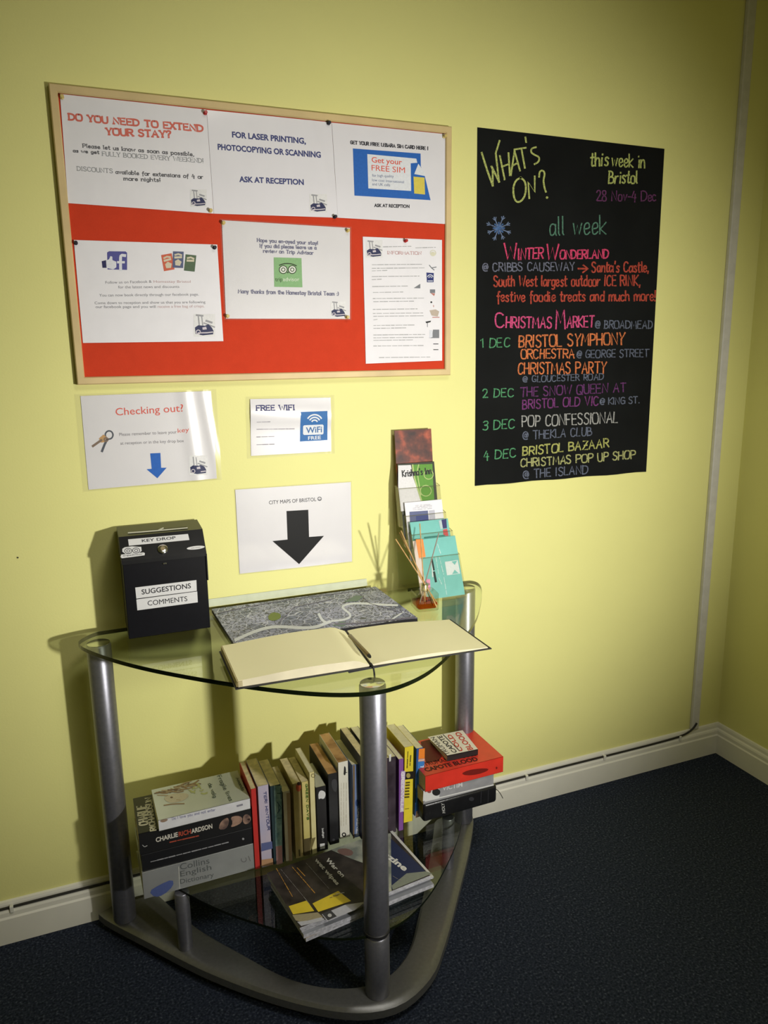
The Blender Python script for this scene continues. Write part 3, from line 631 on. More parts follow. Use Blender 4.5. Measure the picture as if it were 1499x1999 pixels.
p = Print(FC); p.stroke([C5(818, 1066), C5(885, 1066)], 3.4); p.stroke([C5(855, 1040), C5(890, 1066), C5(852, 1094)], 3.2); p.build('chalk_arrow', chalk(ORR), cbz)
line(C5, "Santa's Castle,", (918, 1090), (1335, 1090), 72, ORR, 2.9); line(C5, 'South West largest outdoor ICE RINK,', (200, 1195), (1270, 1190), 75, ORR, 2.8)
line(C5, 'festive foodie treats and much more!', (225, 1305), (1385, 1300), 72, ORR, 2.8)
p = Print(FC); p.write('C', C6(212, 185), C6(275, 185), 105*K, 3.0, jit=.3); p.write('HRISTMAS', C6(290, 185), C6(620, 187), 78*K, 2.9, jit=.3); p.write('M', C6(655, 195), C6(722, 195), 140*K, 3.0, jit=.3); p.write('ARKET', C6(735, 185), C6(930, 180), 80*K, 2.9, jit=.3); p.build('chalk_writing', chalk((.72, .08, .24)), cbz)
line(C6, '@ BROADMEAD', (940, 190), (1358, 192), 55, GREY, 2.2)
line(C6, '1 DEC', (108, 332), (316, 325), 66, GRN, 2.3); line(C6, 'BRISTOL SYMPHONY', (385, 330), (1155, 308), 84, ORG, 3.0)
line(C6, 'ORCHESTRA', (400, 412), (790, 408), 66, ORG, 2.6); line(C6, '@ GEORGE STREET', (805, 408), (1330, 398), 55, GREY, 2.0)
line(C6, 'CHRISTMAS PARTY', (377, 524), (1020, 518), 80, ORG, 2.7); line(C6, '@ GLOUCESTER ROAD', (415, 585), (1000, 566), 44, GREY, 1.9)
line(C6, '2 DEC', (122, 697), (342, 690), 60, GRN, 2.3); line(C6, 'THE SNOW QUEEN AT', (395, 690), (1165, 655), 66, PURP, 2.4); line(C6, 'BRISTOL OLD VIC', (410, 780), (965, 752), 64, (.19, .035, .18), 2.4)
line(C6, '@ KING ST.', (975, 750), (1265, 738), 48, GREY, 2.0)
line(C6, '3 DEC', (120, 937), (352, 920), 66, GRN, 2.3); line(C6, 'POP CONFESSIONAL', (408, 912), (1105, 880), 78, WHT, 2.4)
line(C6, '@ THEKLA CLUB', (415, 1005), (915, 975), 60, GREY, 2.2)
line(C6, '4 DEC', (125, 1155), (360, 1132), 64, GRN, 2.3); line(C6, 'BRISTOL BAZAAR', (412, 1122), (1040, 1058), 62, YEL, 2.7); line(C6, 'CHRISTMAS POP UP SHOP', (398, 1205), (1236, 1142), 58, (.42, .43, .17), 2.5)
line(C6, '@ THE ISLAND', (415, 1290), (885, 1252), 60, GREY, 2.2)

# ================================================================== GLASS TABLE
ZT, ZS = .76, .20
tbl = empty('glass_table', (.77, -.30, 0), 'bow-fronted glass side table on three grey metal legs standing against the wall', 'table')
top = [(.315, -.046), (.290, -.056), (.267, -.082), (.259, -.107), (.279, -.154), (.325, -.225), (.372, -.285), (.427, -.345), (.520, -.435), (.610, -.510), (.685, -.560), (.747, -.585), (.795, -.588), (.850, -.573), (.905, -.543), (.970, -.490), (1.075, -.386), (1.14, -.308), (1.198, -.220), (1.239, -.153), (1.264, -.101), (1.268, -.064), (1.248, -.046)]
def cat(pts, n=5):
    out = []; N = len(pts)
    for i in range(N):
        p0, p1, p2, p3 = [V(pts[(i+k-1) % N]) for k in range(4)]
        if (p2-p1).length > .6: out.append(tuple(p1)); continue
        for k in range(n):
            t = k/n; out.append(tuple(.5*((2*p1)+(p2-p0)*t+(2*p0-5*p1+4*p2-p3)*t*t+(3*p1-p0-3*p2+p3)*t**3)))
    return out
mb = MB(); mb.slab(smoothpts(top, 2, True), ZT-.009, ZT, 0, 1)
for i_, f_ in enumerate(mb.f):                        # the polished back edge against the wall is pale
    if mb.m[i_] == 1 and all(mb.v[k].y > -.0475 for k in f_): mb.m[i_] = 0
mb.build('glass_top', [GLASS, GLASSE], tbl)
shelf = [(.40, -.055), (.372, -.075), (.365, -.115), (.385, -.19), (.445, -.285), (.511, -.37), (.60, -.458), (.68, -.515), (.735, -.538), (.787, -.546), (.856, -.532), (.934, -.482), (1.01, -.41), (1.083, -.33), (1.14, -.245), (1.175, -.17), (1.185, -.10), (1.17, -.06), (1.14, -.055)]
mb = MB(); mb.slab(smoothpts(shelf, 2, True), ZS-.006, ZS, 0, 1); mb.build('glass_shelf', [GLASS, GLASSE], tbl)
outer = [(.262, -.045), (.246, -.062), (.358, -.209), (.45, -.325), (.548, -.428), (.638, -.506), (.715, -.556), (.78, -.577), (.841, -.573), (.915, -.534), (.97, -.475), (1.016, -.419), (1.105, -.303), (1.19, -.19), (1.268, -.070), (1.255, -.045)]
inner = [(1.155, -.045), (1.10, -.14), (1.02, -.27), (.951, -.373), (.895, -.450), (.832, -.497), (.768, -.507), (.691, -.481), (.617, -.421), (.54, -.315), (.455, -.190), (.385, -.045)]
def catopen(pts, n=4):
    out = []; N = len(pts)
    for i in range(N-1):
        p0, p1, p2, p3 = V(pts[max(i-1, 0)]), V(pts[i]), V(pts[i+1]), V(pts[min(i+2, N-1)])
        for k in range(n):
            t = k/n; out.append(tuple(.5*((2*p1)+(p2-p0)*t+(2*p0-5*p1+4*p2-p3)*t*t+(3*p1-p0-3*p2+p3)*t**3)))
    return out+[pts[-1]]
# base: strip of quads between outer and inner so that the concave plate is well formed
def resample(pts, n):
    P = [V(p) for p in pts]; L_ = [0]
    for a, b in zip(P, P[1:]): L_.append(L_[-1]+(b-a).length)
    out = []
    for k in range(n):
        t = L_[-1]*k/(n-1); i = 0
        while i < len(P)-2 and L_[i+1] < t: i += 1
        f = (t-L_[i])/(L_[i+1]-L_[i]); out.append(P[i]*(1-f)+P[i+1]*f)
    return out
NO = 60; A_ = resample(catopen(outer), NO); B_ = resample(catopen(inner[::-1]), NO)
mb = MB(); vs = []
rows = [(0.0, .024), (0.0, .042), (.10, .0485), (.22, .050), (.80, .050), (.92, .0485), (1.0, .042), (1.0, .024)]
for a, b in zip(A_, B_):
    for t, z in rows: q = a*(1-t)+b*t; vs.append((q.x, q.y, z))
m_ = len(rows)
mb.add(vs, [(i*m_+k, i*m_+(k+1) % m_, (i+1)*m_+(k+1) % m_, (i+1)*m_+k) for i in range(NO-1) for k in range(m_)]+[tuple(range(m_)), tuple((NO-1)*m_+k for k in range(m_))])
mb.build('base_plate', STEELB, tbl, smooth=True)
for x, y in ((.31, -.10), (.645, -.475), (.90, -.485), (1.205, -.10)):
    mb = MB(); mb.lathe((x, y, 0), [(.014, 0), (.016, .003), (.016, .018), (.012, .024)], 16); mb.build('foot', BLACKP, tbl, smooth=True)
LG = [(.302, -.098), (1.232, -.075)]
def leg(x, y, z0, z1, name='leg', r=.0262):
    mb = MB(); mb.lathe((x, y, 0), [(r-.001, z0), (r, z0+.002), (r, z1-.003), (r-.002, z1)], 40)
    l = mb.build(name, STEEL, tbl, smooth=True)
    return l
for x, y in LG:
    l = leg(x, y, .050, ZT-.011)
    mb = MB(); mb.lathe((x, y, 0), [(.0235, ZT-.011), (.0245, ZT-.0085), (.0235, ZT-.008)], 32); mb.build('leg_cap', CHROME, l, smooth=True)
l = leg(.784, -.535, ZS+.006, ZT-.011)
MB().lathe((.784, -.535, 0), [(.0235, ZT-.011), (.0245, ZT-.0085), (.0235, ZT-.008)], 32).build('leg_cap', CHROME, l, smooth=True)
MB().lathe((.784, -.535, 0), [(.0245, ZS), (.0275, ZS+.001), (.0275, ZS+.005), (.0255, ZS+.007)], 32).build('rubber_ring', BLACKP, l, smooth=True)
leg(.784, -.535, .050, ZS-.006)
for x, y in ((.425, -.250), (1.10, -.238)):
    mb = MB(); mb.lathe((x, y, 0), [(.0155, .050), (.0162, .052), (.0162, ZS-.008), (.015, ZS-.006)], 24); mb.build('shelf_post', STEEL, tbl, smooth=True)

# ================================================================== KEY DROP BOX
X0, X1, Y0, Y1 = .364, .545, -.130, -.012
bxm = empty('key_box', ((X0+X1)/2, (Y0+Y1)/2, ZT), 'black metal key drop box with white word labels on the left of the table', 'box')
zl = .935
mb = MB(); mb.bbox((X0+.0015, Y0+.002, ZT), (X1-.0015, Y1, zl), .0015); body_ = mb.build('box_body', BOXM, bxm)
# lid: slanted front, flatter top
yb = -.088; zb = onY(227, 1048, yb).z; zt = onY(224, 1035, Y1).z
yb = -.092; zb = (onY(227, 1048, yb).z+onY(389, 1034, yb).z)/2; zt = zb+.006
pr_ = [(Y0-.001, zl-.004), (Y0-.001, zl+.004), (yb, zb), (Y1, zt), (Y1, zl-.004)]
mb = MB(); n = len(pr_)
mb.add([(x, a, b) for x in (X0, X1) for a, b in pr_], [(i, (i+1) % n, n+(i+1) % n, n+i) for i in range(n)]+[tuple(range(n)), tuple(range(n, 2*n))])
lid = mb.build('lid', BOXTOP, bxm)
mb = MB(); mb.bbox((X1-.0025, Y0-.0015, .874), (X1+.0008, Y0+.03, .936), .0008); mb.build('hinge_flap', BOXTOP, bxm)
FF = Face((0, Y0+.002, 0), (0, 1, 0), (0, 0, 1), eps=.0007)
nsl = V((0, zl+.004-zb, yb-(Y0-.001))).normalized()
FL = Face((0, Y0-.001, zl+.004), nsl, (0, yb-Y0, zb-zl-.004), eps=.0006)
nt_ = V((0, zb-zt, Y1-yb)).normalized(); FT = Face((0, yb, zb), nt_, (0, 1, 0), eps=.0006)
LBL = mat('label_tape', (.66, .66, .66), .45, var=.03)
def Z5(x, y): return (140+x/3.569, 1000+y/3.569)
def Z8(x, y): return (210+x/7.138, 1010+y/7.138)
DK = ink((.03, .03, .035))
def label_plate(face, pts, word, a, b, h, par, bold=.012):
    p = Print(face); n_ = len(pts); q = [face.at(*z) for z in pts]; q2 = [v-face.n*.0006 for v in q]
    p.add(q+q2, [tuple(range(n_))]+[(i, (i+1) % n_, n_+(i+1) % n_, n_+i) for i in range(n_)]); l_ = p.build('word_label', LBL, par)
    f2 = Face(face.pt, face.n, face.up, eps=face.eps+.0004); p = Print(f2); bfont(p, word, a, b, h, bold=bold); p.build('label_word', DK, l_)
label_plate(FF, [Z5(442, 524), Z5(868, 472), Z5(871, 547), Z5(450, 601)], 'SUGGESTIONS', Z5(488, 572), Z5(831, 527), 36/3.569, body_)
label_plate(FF, [Z5(450, 607), Z5(874, 551), Z5(878, 627), Z5(457, 683)], 'COMMENTS', Z5(530, 650), Z5(806, 617), 36/3.569, body_, 0)
label_plate(FL, [Z8(285, 308), Z8(1120, 232), Z8(1140, 315), Z8(297, 396)], 'KEY DROP', Z8(480, 348), Z8(950, 303), 40/7.138, lid)
# slot in the top with a worn white label along it
p = Print(FT); p.poly([Z8(320, 205), Z8(1100, 130), Z8(1110, 150), Z8(325, 215)]); p.build('slot', ink((.001, .001, .001)), lid)
p = Print(Face(FT.pt, FT.n, FT.up, eps=.0011)); p.stroke([Z8(290, 222), Z8(480, 208), Z8(700, 190), Z8(775, 155)], 2.6); p.stroke([Z8(700, 190), Z8(1110, 152)], 2.4); p.build('torn_label', LBL, lid)
# owl sticker, oval sticker, lock
p = Print(FL); p.poly([Z8(*q) for q in ((205, 440), (240, 418), (340, 405), (440, 412), (468, 412), (475, 470), (440, 495), (250, 512), (205, 480))]); p.poly([Z8(*q) for q in ((190, 520), (500, 490), (520, 500), (515, 530), (200, 572), (180, 555))]); s_ = p.build('owl_sticker', LBL, lid)
p = Print(Face(FL.pt, FL.n, FL.up, eps=.0010))
for q in ((288, 470), (398, 464)):
    cx, cy = Z8(*q); p.ring(cx, cy, 7, 1.1, ry=5.2); p.ring(cx, cy, 3.2, 1, ry=2.4)
bfont(p, 'tripadvisor', Z8(215, 548), Z8(490, 520), 3.0)
p.build('sticker_print', DK, s_)
p = Print(FL); cx, cy = Z8(1228, 424); p.poly([(cx+17.5*math.cos(a)+0, cy+3.4*math.sin(a)-1.8*math.cos(a)) for a in [k*math.pi/12 for k in range(24)]]); s_ = p.build('oval_sticker', LBL, lid)
p = Print(Face(FL.pt, FL.n, FL.up, eps=.0010)); p.dashes(Z8(1165, 432), Z8(1290, 418), 1.2); p.build('sticker_print', ink((.3, .3, .3)), s_)
cen = FL.at(*Z8(768, 450)); n_ = FL.n
mb = MB(); mb.tube([cen-n_*.002, cen+n_*.004, cen+n_*.005], [.0105, .0105, .009], 24); lk = mb.build('lock', CHROME, lid, smooth=True)
mb = MB(); mb.tube([cen+n_*.0045, cen+n_*.0060], [.005, .005], 16); mb.build('keyhole_barrel', mat('brass', (.5, .4, .25), .3, metal=1), lk)
q = onY(*Z8(793, 638), Y0+.002); mb = MB(); mb.bbox((q.x-.004, q.y-.003, q.z-.002), (q.x+.004, q.y+.001, q.z+.0015), .0008); mb.build('latch', CHROME, body_)

# ================================================================== CITY MAP PAD
zm = ZT+.009
mapc = [onZ(413, 1189, zm), onZ(733, 1145, zm), onZ(815, 1206, zm), onZ(457, 1257, zm)]
ymax = -.004
for q in mapc[:2]: q.y = min(q.y, ymax)
mp = empty('map_pad', (.79, -.13, ZT), 'tear-off city map sheets lying flat on the glass table under the open book', 'map')
poly = [(q.x, q.y) for q in (mapc[3], mapc[2], mapc[1], mapc[0])]
mb = MB(); mb.slab(poly, ZT, zm, 0, 1)
MAPM = bpy.data.materials.new('printed_street_map'); MAPM.use_nodes = True; nt = MAPM.node_tree; b = nt.nodes['Principled BSDF']
tc = nt.nodes.new('ShaderNodeTexCoord')
def N(t, **k):
    x = nt.nodes.new(t)
    for a, v in k.items(): x.inputs[a].default_value = v
    return x
v1 = N('ShaderNodeTexVoronoi', Scale=95); v1.feature = 'DISTANCE_TO_EDGE'
v2 = N('ShaderNodeTexVoronoi', Scale=38); v2.feature = 'DISTANCE_TO_EDGE'
nz = N('ShaderNodeTexNoise', Scale=18, Detail=6); mp_ = nt.nodes.new('ShaderNodeVectorMath'); mp_.operation = 'ADD'
n0 = N('ShaderNodeTexNoise', Scale=30); sc = nt.nodes.new('ShaderNodeVectorMath'); sc.operation = 'SCALE'; sc.inputs['Scale'].default_value = .012
nt.links.new(tc.outputs['Object'], n0.inputs['Vector']); nt.links.new(n0.outputs['Color'], sc.inputs[0]); nt.links.new(tc.outputs['Object'], mp_.inputs[0]); nt.links.new(sc.outputs[0], mp_.inputs[1])
for x in (v1, v2): nt.links.new(mp_.outputs[0], x.inputs['Vector'])
nt.links.new(tc.outputs['Object'], nz.inputs['Vector'])
r0 = nt.nodes.new('ShaderNodeValToRGB'); r0.color_ramp.elements[0].color = (.15, .18, .27, 1); r0.color_ramp.elements[0].position = .35; r0.color_ramp.elements[1].color = (.46, .48, .66, 1); r0.color_ramp.elements[1].position = .65
nt.links.new(nz.outputs['Fac'], r0.inputs['Fac'])
def band(vor, c_, w_):
    rr = nt.nodes.new('ShaderNodeValToRGB'); rr.color_ramp.elements[0].position = w_*.6; rr.color_ramp.elements[1].position = w_
    rr.color_ramp.elements[0].color = (1, 1, 1, 1); rr.color_ramp.elements[1].color = (0, 0, 0, 1); nt.links.new(vor.outputs['Distance'], rr.inputs['Fac']); return rr
mxa = nt.nodes.new('ShaderNodeMixRGB'); mxa.inputs[2].default_value = (.06, .065, .075, 1); ra = band(v1, 0, .09); nt.links.new(ra.outputs[0], mxa.inputs[0]); nt.links.new(r0.outputs[0], mxa.inputs[1])
mxb = nt.nodes.new('ShaderNodeMixRGB'); mxb.inputs[2].default_value = (.60, .62, .72, 1); rb = band(v2, 0, .035); nt.links.new(rb.outputs[0], mxb.inputs[0]); nt.links.new(mxa.outputs[0], mxb.inputs[1])
nt.links.new(mxb.outputs[0], b.inputs['Base Color']); b.inputs['Roughness'].default_value = .5
mb.build('map_sheets', [MAPM, mat('map_edges', (.10, .10, .12), .7)], mp)
FM = Face((0, 0, zm), (0, 0, 1), (0, 1, 0), eps=.0005)
def M2(x, y): return (400+x/2.5845, 1120+y/2.5845)
p = Print(FM)
p.stroke(smoothpts([M2(*q) for q in ((155, 335), (230, 300), (320, 270), (400, 268), (480, 275), (560, 272), (600, 255), (630, 243))], 2), 6, 0); p.stroke(smoothpts([M2(*q) for q in ((575, 205), (590, 235), (615, 250))], 1), 5, 0)
p.stroke(smoothpts([M2(*q) for q in ((640, 240), (690, 235), (730, 225), (735, 205), (700, 180), (690, 165), (740, 150), (820, 152), (900, 158), (970, 160))], 2), 4.2, 0)
p.stroke(smoothpts([M2(*q) for q in ((165, 352), (300, 325), (450, 300), (520, 288))], 1), 2.4, 0); p.stroke([M2(930, 240), M2(1000, 195)], 3, 0)
p.stroke(smoothpts([M2(*q) for q in ((660, 255), (800, 250), (930, 235), (1060, 222))], 1), 3, 2)
p.stroke(smoothpts([M2(*q) for q in ((70, 200), (250, 160), (500, 120), (850, 80))], 1), 1.2, 2); p.stroke([M2(380, 240), M2(450, 170), M2(640, 130)], 1.2, 2); p.stroke([M2(770, 90), M2(830, 150), M2(1000, 200)], 1.2, 2)
p.poly(smoothpts([M2(*q) for q in ((318, 215), (340, 195), (380, 200), (385, 225), (350, 240), (322, 235))], 1, True), 1); p.poly([M2(*q) for q in ((700, 145), (760, 110), (800, 115), (770, 140))], 3); p.poly([M2(*q) for q in ((640, 262), (690, 240), (720, 250), (700, 268))], 3)
p.build('river_and_parks', [ink((.80, .84, .88)), ink((.19, .25, .05)), ink((.20, .19, .26)), ink((.17, .24, .20))], mp)
# pale header strip of the pad curling up the wall
mb = MB(); a, b_ = V((mapc[0].x-.006, -.004, zm)), V((onY(712, 1145, -.004).x+.006, -.004, zm)); vs = []
for k in range(5):
    t = k/4; y_ = -.010+.007*math.sin(t*1.57)
    for q in (a, b_): vs.append((q.x, y_, zm+.001+.017*t)); 
for k in range(5):
    t = k/4; y_ = -.0095+.0078*math.sin(t*1.57)
    for q in (a, b_): vs.append((q.x, y_, zm+.001+.017*t))
mb.add(vs, [(2*k, 2*k+1, 2*k+3, 2*k+2) for k in range(4)]+[(10+2*k, 10+2*k+1, 10+2*k+3, 10+2*k+2) for k in range(4)])
mb.build('header_strip', mat('pale_map_header', (.56, .60, .43), .6), mp)

# ================================================================== OPEN GUEST BOOK
gb = empty('guest_book', (.80, -.39, zm+.001), 'large open guest book with blank cream pages overhanging the front of the glass table', 'book')
zo = ZT+.0092
def W2(x, y): return (400+x/3.7475, 1190+y/3.7475)
# pages follow the measured outline; local frame along the spine
fl, bl = onZ(462, 1344, zo), onZ(430, 1268, zo+.004); gf, gk = onZ(722, 1300, zo+.002), onZ(672, 1230, zo+.004)
fr, bk = onZ(957, 1264, zo+.0015), onZ(878, 1203, zo+.008)
def cover(a, b, c_, d, z0, z1, m, nm, par, grow=.003):
    cen = (a+b+c_+d)/4; P = [q+(q-cen).normalized()*grow for q in (a, b, c_, d)]
    mb = MB(); mb.add([(q.x, q.y, z) for z in (z0, z1) for q in P], [(3, 2, 1, 0), (4, 5, 6, 7), (0, 1, 5, 4), (1, 2, 6, 5), (2, 3, 7, 6), (3, 0, 4, 7)]); return mb.build(nm, m, par)
CVR = mat('black_book_cloth', (.012, .012, .013), .6)
cover(fl, gf, gk, bl, zo-.002, zo, CVR, 'cover_board', gb); cover(gf, fr, bk, gk, zo-.002, zo, CVR, 'cover_board', gb)
def pageblock(a, b, c_, d, hf, hg, nm, n_=24, outer_left=True):
    """a front outer, b front gutter, c back gutter, d back outer; thickness hf at the outer edge, profile dips at the gutter"""
    mb = MB(); vs = []
    for i in range(n_+1):
        t = i/n_
        h = hf+(hg-hf)*(t**2)*(1.0)+.0045*math.sin(min(1, t*1.0)*math.pi)**1.5
        if t > .90: h -= (t-.90)/.10*(h-.003)
        sl = (1-t)*(0.010 if outer_left else .003)
        F_ = a*(1-t)+b*t; K_ = d*(1-t)+c_*t
        for q in (F_, K_): vs += [(q.x, q.y, zo), (q.x+(sl*0 if outer_left else 0), q.y, zo+h)]
    fs = []
    for i in range(n_):
        o = i*4
        fs += [(o+1, o+5, o+7, o+3), (o, o+4, o+5, o+1), (o+2, o+3, o+7, o+6), (o, o+2, o+6, o+4)]
    fs += [(0, 1, 3, 2), (n_*4, n_*4+2, n_*4+3, n_*4+1)]
    mb.add(vs, fs); mi = []
    for i in range(n_): mi += [0, 1, 1, 1]
    mb.m = mi+[1, 1]
    return mb.build(nm, [CREAM, mat('page_edges', (.66, .60, .42), .8, var=.12, scale=12)], gb, smooth=True)
fl2, bl2 = fl+V((.004, .004, 0)), bl+V((.004, -.003, 0))
pageblock(fl2, gf+V((0, .003, 0)), gk+V((0, -.003, 0)), bl2, .013, .016, 'page_block')
pageblock(fr+V((-.004, .003, 0)), gf+V((.006, .003, 0)), gk+V((.006, -.003, 0)), bk+V((-.003, -.003, 0)), .0016, .0055, 'page_block', outer_left=False)
# page-edge sheets: a few fanned leaves on the outer edge of the left block
for k in range(4):
    z_ = zo+.003*k+.002
    mb = MB(); mb.add([fl+V((.0005*k, .002, z_-fl.z)), bl+V((.0005*k, -.002, z_-bl.z)), bl+V((.012, -.002, z_-bl.z)), fl+V((.012, .002, z_-fl.z))], [(0, 1, 2, 3)]); mb.add([fl+V((.0005*k, .002, z_-fl.z+.0012)), bl+V((.0005*k, -.002, z_-bl.z+.0012)), bl+V((.012, -.002, z_-bl.z+.0012)), fl+V((.012, .002, z_-fl.z+.0012))], [(0, 1, 2, 3)])
    mb.add([mb.v[0], mb.v[1], mb.v[5], mb.v[4]], [(0, 1, 2, 3)]); mb.build('page_leaves', mat('page_leaf', (.60, .52, .26), .8, var=.1, scale=30), gb)
mb = MB(); mb.add([(x, y, z) for z in (zo-.0035, zo-.002) for x, y in ((gf.x-.045, gf.y-.004), (gf.x+.040, gf.y-.001), (gf.x+.040, gk.y), (gf.x-.045, gk.y))], [(3, 2, 1, 0), (4, 5, 6, 7), (0, 1, 5, 4), (1, 2, 6, 5), (2, 3, 7, 6), (3, 0, 4, 7)]); mb.build('spine_cloth', CVR, gb)
rb = MB(); a = onZ(727, 1302, zo); rb.tube([a+V((0, .01, .004)), a+V((.001, -.001, .001)), a+V((.001, -.006, -.008)), a+V((.002, -.006, -.020))], .0018, 6); rb.build('ribbon', CVR, gb)
mb = MB(); a, b_ = onZ(683, 1241, zo+.014), onZ(719, 1279, zo+.014)
pen = empty('pen', a, 'slim bronze pen lying in the gutter of the open guest book', 'pen')
d_ = (b_-a).normalized(); mb.tube([a-d_*.004, a, b_, b_+d_*.003], [.0025, .0042, .0042, .003], 14); mb.build('pen_barrel', mat('bronze_pen', (.20, .15, .06), .35, metal=.5), pen, smooth=True)
mb = MB(); mb.tube([b_+d_*.002, b_+d_*.008, b_+d_*.014], [.0040, .0034, .0008], 12); mb.build('pen_tip', BLACKP, pen, smooth=True)

# ================================================================== BROCHURE HOLDER AND LEAFLETS
hd = empty('brochure_holder', (1.125, -.10, ZT), 'tall clear acrylic leaflet holder in four tiers standing at the back right of the table', 'brochure holder')
tiers = [(.906, -.108, 1.072, .40), (.948, -.086, 1.066, .38), (.995, -.062, 1.060, .26), (1.092, -.035, 1.054, .20)]
def hy(ztop, ytop, z, sl): return ytop-(ztop-z)*sl
def sheetbox(mb, x0, x1, z0, z1, ztop, ytop, dy=0, t=.002, sl=.3):
    ya, yb_ = hy(ztop, ytop, z0, sl)+dy, hy(ztop, ytop, z1, sl)+dy
    mb.add([(x0, ya, z0), (x1, ya, z0), (x1, yb_, z1), (x0, yb_, z1), (x0, ya+t, z0), (x1, ya+t, z0), (x1, yb_+t, z1), (x0, yb_+t, z1)], [(0, 1, 2, 3), (7, 6, 5, 4), (0, 4, 5, 1), (1, 5, 6, 2), (2, 6, 7, 3), (3, 7, 4, 0)])
mb = MB(); sheetbox(mb, 1.050, 1.166, ZT+.002, 1.085, 1.085, -.012, 0, sl=.09); mb.build('back_panel', ACRYL, hd)
pz = [(ZT+.002, .862), (.83, .918), (.88, .962), (.93, 1.030)]
for (zt_, yt, xl, sl), (z0, z1) in zip(tiers, pz):
    mb = MB(); sheetbox(mb, xl-.003, xl+.112, z0, z1, zt_, yt, -.0035, .0012, sl=sl); f_ = mb.build('pocket_front', ACRYL, hd)
    mb = MB(); a = V((xl-.003, hy(zt_, yt, z1, sl)-.003, z1)); mb.tube([a+V((0, .018, .004)), a, a+V((.115, 0, 0)), a+V((.115, .018, .004))], .0008, 6); mb.build('pocket_lip', ACRYLE, f_)
    for xs in (xl-.0035, xl+.1115):
        mb = MB(); yA, yB = hy(zt_, yt, z0, sl)-.0035, hy(zt_, yt, z1, sl)-.0035
        mb.add([(x, y, z) for x in (xs, xs+.0015) for y, z in ((yA, z0), (yB, z1), (min(yB+.030, -.014), z1+.006), (min(yA+.030, -.014), z0+.0))], [(0, 1, 2, 3), (7, 6, 5, 4), (0, 4, 5, 1), (1, 5, 6, 2), (2, 6, 7, 3), (3, 7, 4, 0)]); mb.build('side_panel', ACRYL, hd)
mb = MB(); mb.bbox((1.068, -.172, ZT), (1.186, -.02, ZT+.002), .0005); mb.build('foot_plate', ACRYL, hd)
def leaflet(ztop, ytop, x0, x1, z0, m, label, sl, nm='leaflet', t=.003, dy=0):
    e_ = empty(nm, ((x0+x1)/2, hy(ztop, ytop, z0, sl)+dy, z0), label, 'leaflet'); mb = MB(); sheetbox(mb, x0, x1, z0, ztop, ztop, ytop, dy, t, sl); mb.build('folded_paper', m, e_)
    nn = V((0, 1, -sl)).normalized(); return e_, Face((0, hy(ztop, ytop, z0, sl)+dy, z0), nn, (0, sl, 1), eps=.0004)
def Z3(x, y): return (690+x/4.65, 820+y/4.65)
def Z4(x, y): return (760+x/8.331, 960+y/8.331)
REDB = mat('red_brown_photo_print', (.25, .07, .03), .5, scale=22, stops=[(.34, (.03, .008, .006)), (.48, (.12, .025, .012)), (.6, (.40, .075, .03)), (.75, (.55, .18, .12))])
e, F = leaflet(1.176, -.017, 1.053, 1.157, .93, REDB, 'glossy red-brown card rising highest at the back of the leaflet holder', .12)
e, F = leaflet(1.092, -.035, 1.054, 1.157, .90, mat('dark_green_black_print', (.02, .025, .01), .4, coat=.4), 'dark green and white menu card in the second row of the leaflet holder', .20)
p = Print(F); p.poly([Z3(*q) for q in ((405, 412), (520, 408), (540, 520), (620, 745), (610, 800), (430, 830), (405, 600))], 0); p.poly([Z3(*q) for q in ((540, 405), (715, 398), (722, 560), (735, 760), (635, 790), (590, 640), (545, 500))], 1); p.build('cover_print', [ink((.72, .71, .72)), ink((.12, .30, .05))], e)
p = Print(Face(F.pt, F.n, F.up, eps=.0009)); p.stroke(smoothpts([Z3(*q) for q in ((535, 408), (545, 500), (580, 620), (625, 760))], 1), 3, 0); p.stroke(smoothpts([Z3(*q) for q in ((590, 405), (575, 470), (590, 560), (610, 680))], 1), 2, 0); p.ring(*Z3(655, 642), 10.5, 1.6, mi=0); p.ring(*Z3(680, 495), 9, 1.6, mi=0); p.build('curl_print', ink((.42, .52, .20)), e)
p = Print(Face(F.pt, F.n, F.up, eps=.0012)); p.write("Krishna's Inn", Z3(445, 515), Z3(705, 487), 12, 1.9); p.build('title_print', ink((.03, .03, .03)), e)
e, F = leaflet(.995, -.062, 1.060, 1.166, .85, PAPER, 'white leaflet with a navy picture block in the third row of the leaflet holder', .26)
p = Print(F); p.poly([Z4(*q) for q in ((325, 325), (625, 305), (640, 465), (335, 500))], 0); p.poly([Z4(*q) for q in ((430, 395), (630, 375), (640, 465), (435, 490))], 2); p.poly([Z4(*q) for q in ((640, 305), (735, 295), (745, 440), (650, 460))], 1)
for y_ in (215, 235, 258, 283): p.dashes(Z4(420-40*(y_ > 250), y_+10), Z4(690, y_-12), 1.0, 3)
p.build('cover_print', [ink((.12, .14, .26)), ink((.48, .48, .55)), ink((.06, .08, .24)), ink((.35, .35, .4))], e)
TEALM = mat('teal_print', (.17, .50, .45), .45, var=.05, coat=.4)
e, F = leaflet(.948, -.086, 1.064, 1.172, .81, TEALM, 'pale teal leaflet with a navy and red strip in the fourth row of the holder', .38)
p = Print(F); p.poly([Z4(*q) for q in ((845, 455), (925, 440), (935, 590), (870, 600))], 0); p.poly([Z4(*q) for q in ((870, 615), (940, 600), (960, 715), (880, 720))], 1); p.poly([Z4(*q) for q in ((560, 735), (900, 700), (905, 720), (565, 758))], 2); p.poly([Z4(*q) for q in ((800, 470), (845, 460), (870, 600), (830, 610))], 3)
p.build('strip_print', [ink((.05, .05, .15)), ink((.55, .10, .10)), ink((.04, .20, .17)), ink((.45, .55, .55))], e)
e, F = leaflet(.906, -.108, 1.076, 1.182, ZT+.004, TEALM, 'teal leaflet with a white square symbol in the front pocket of the holder', .40)
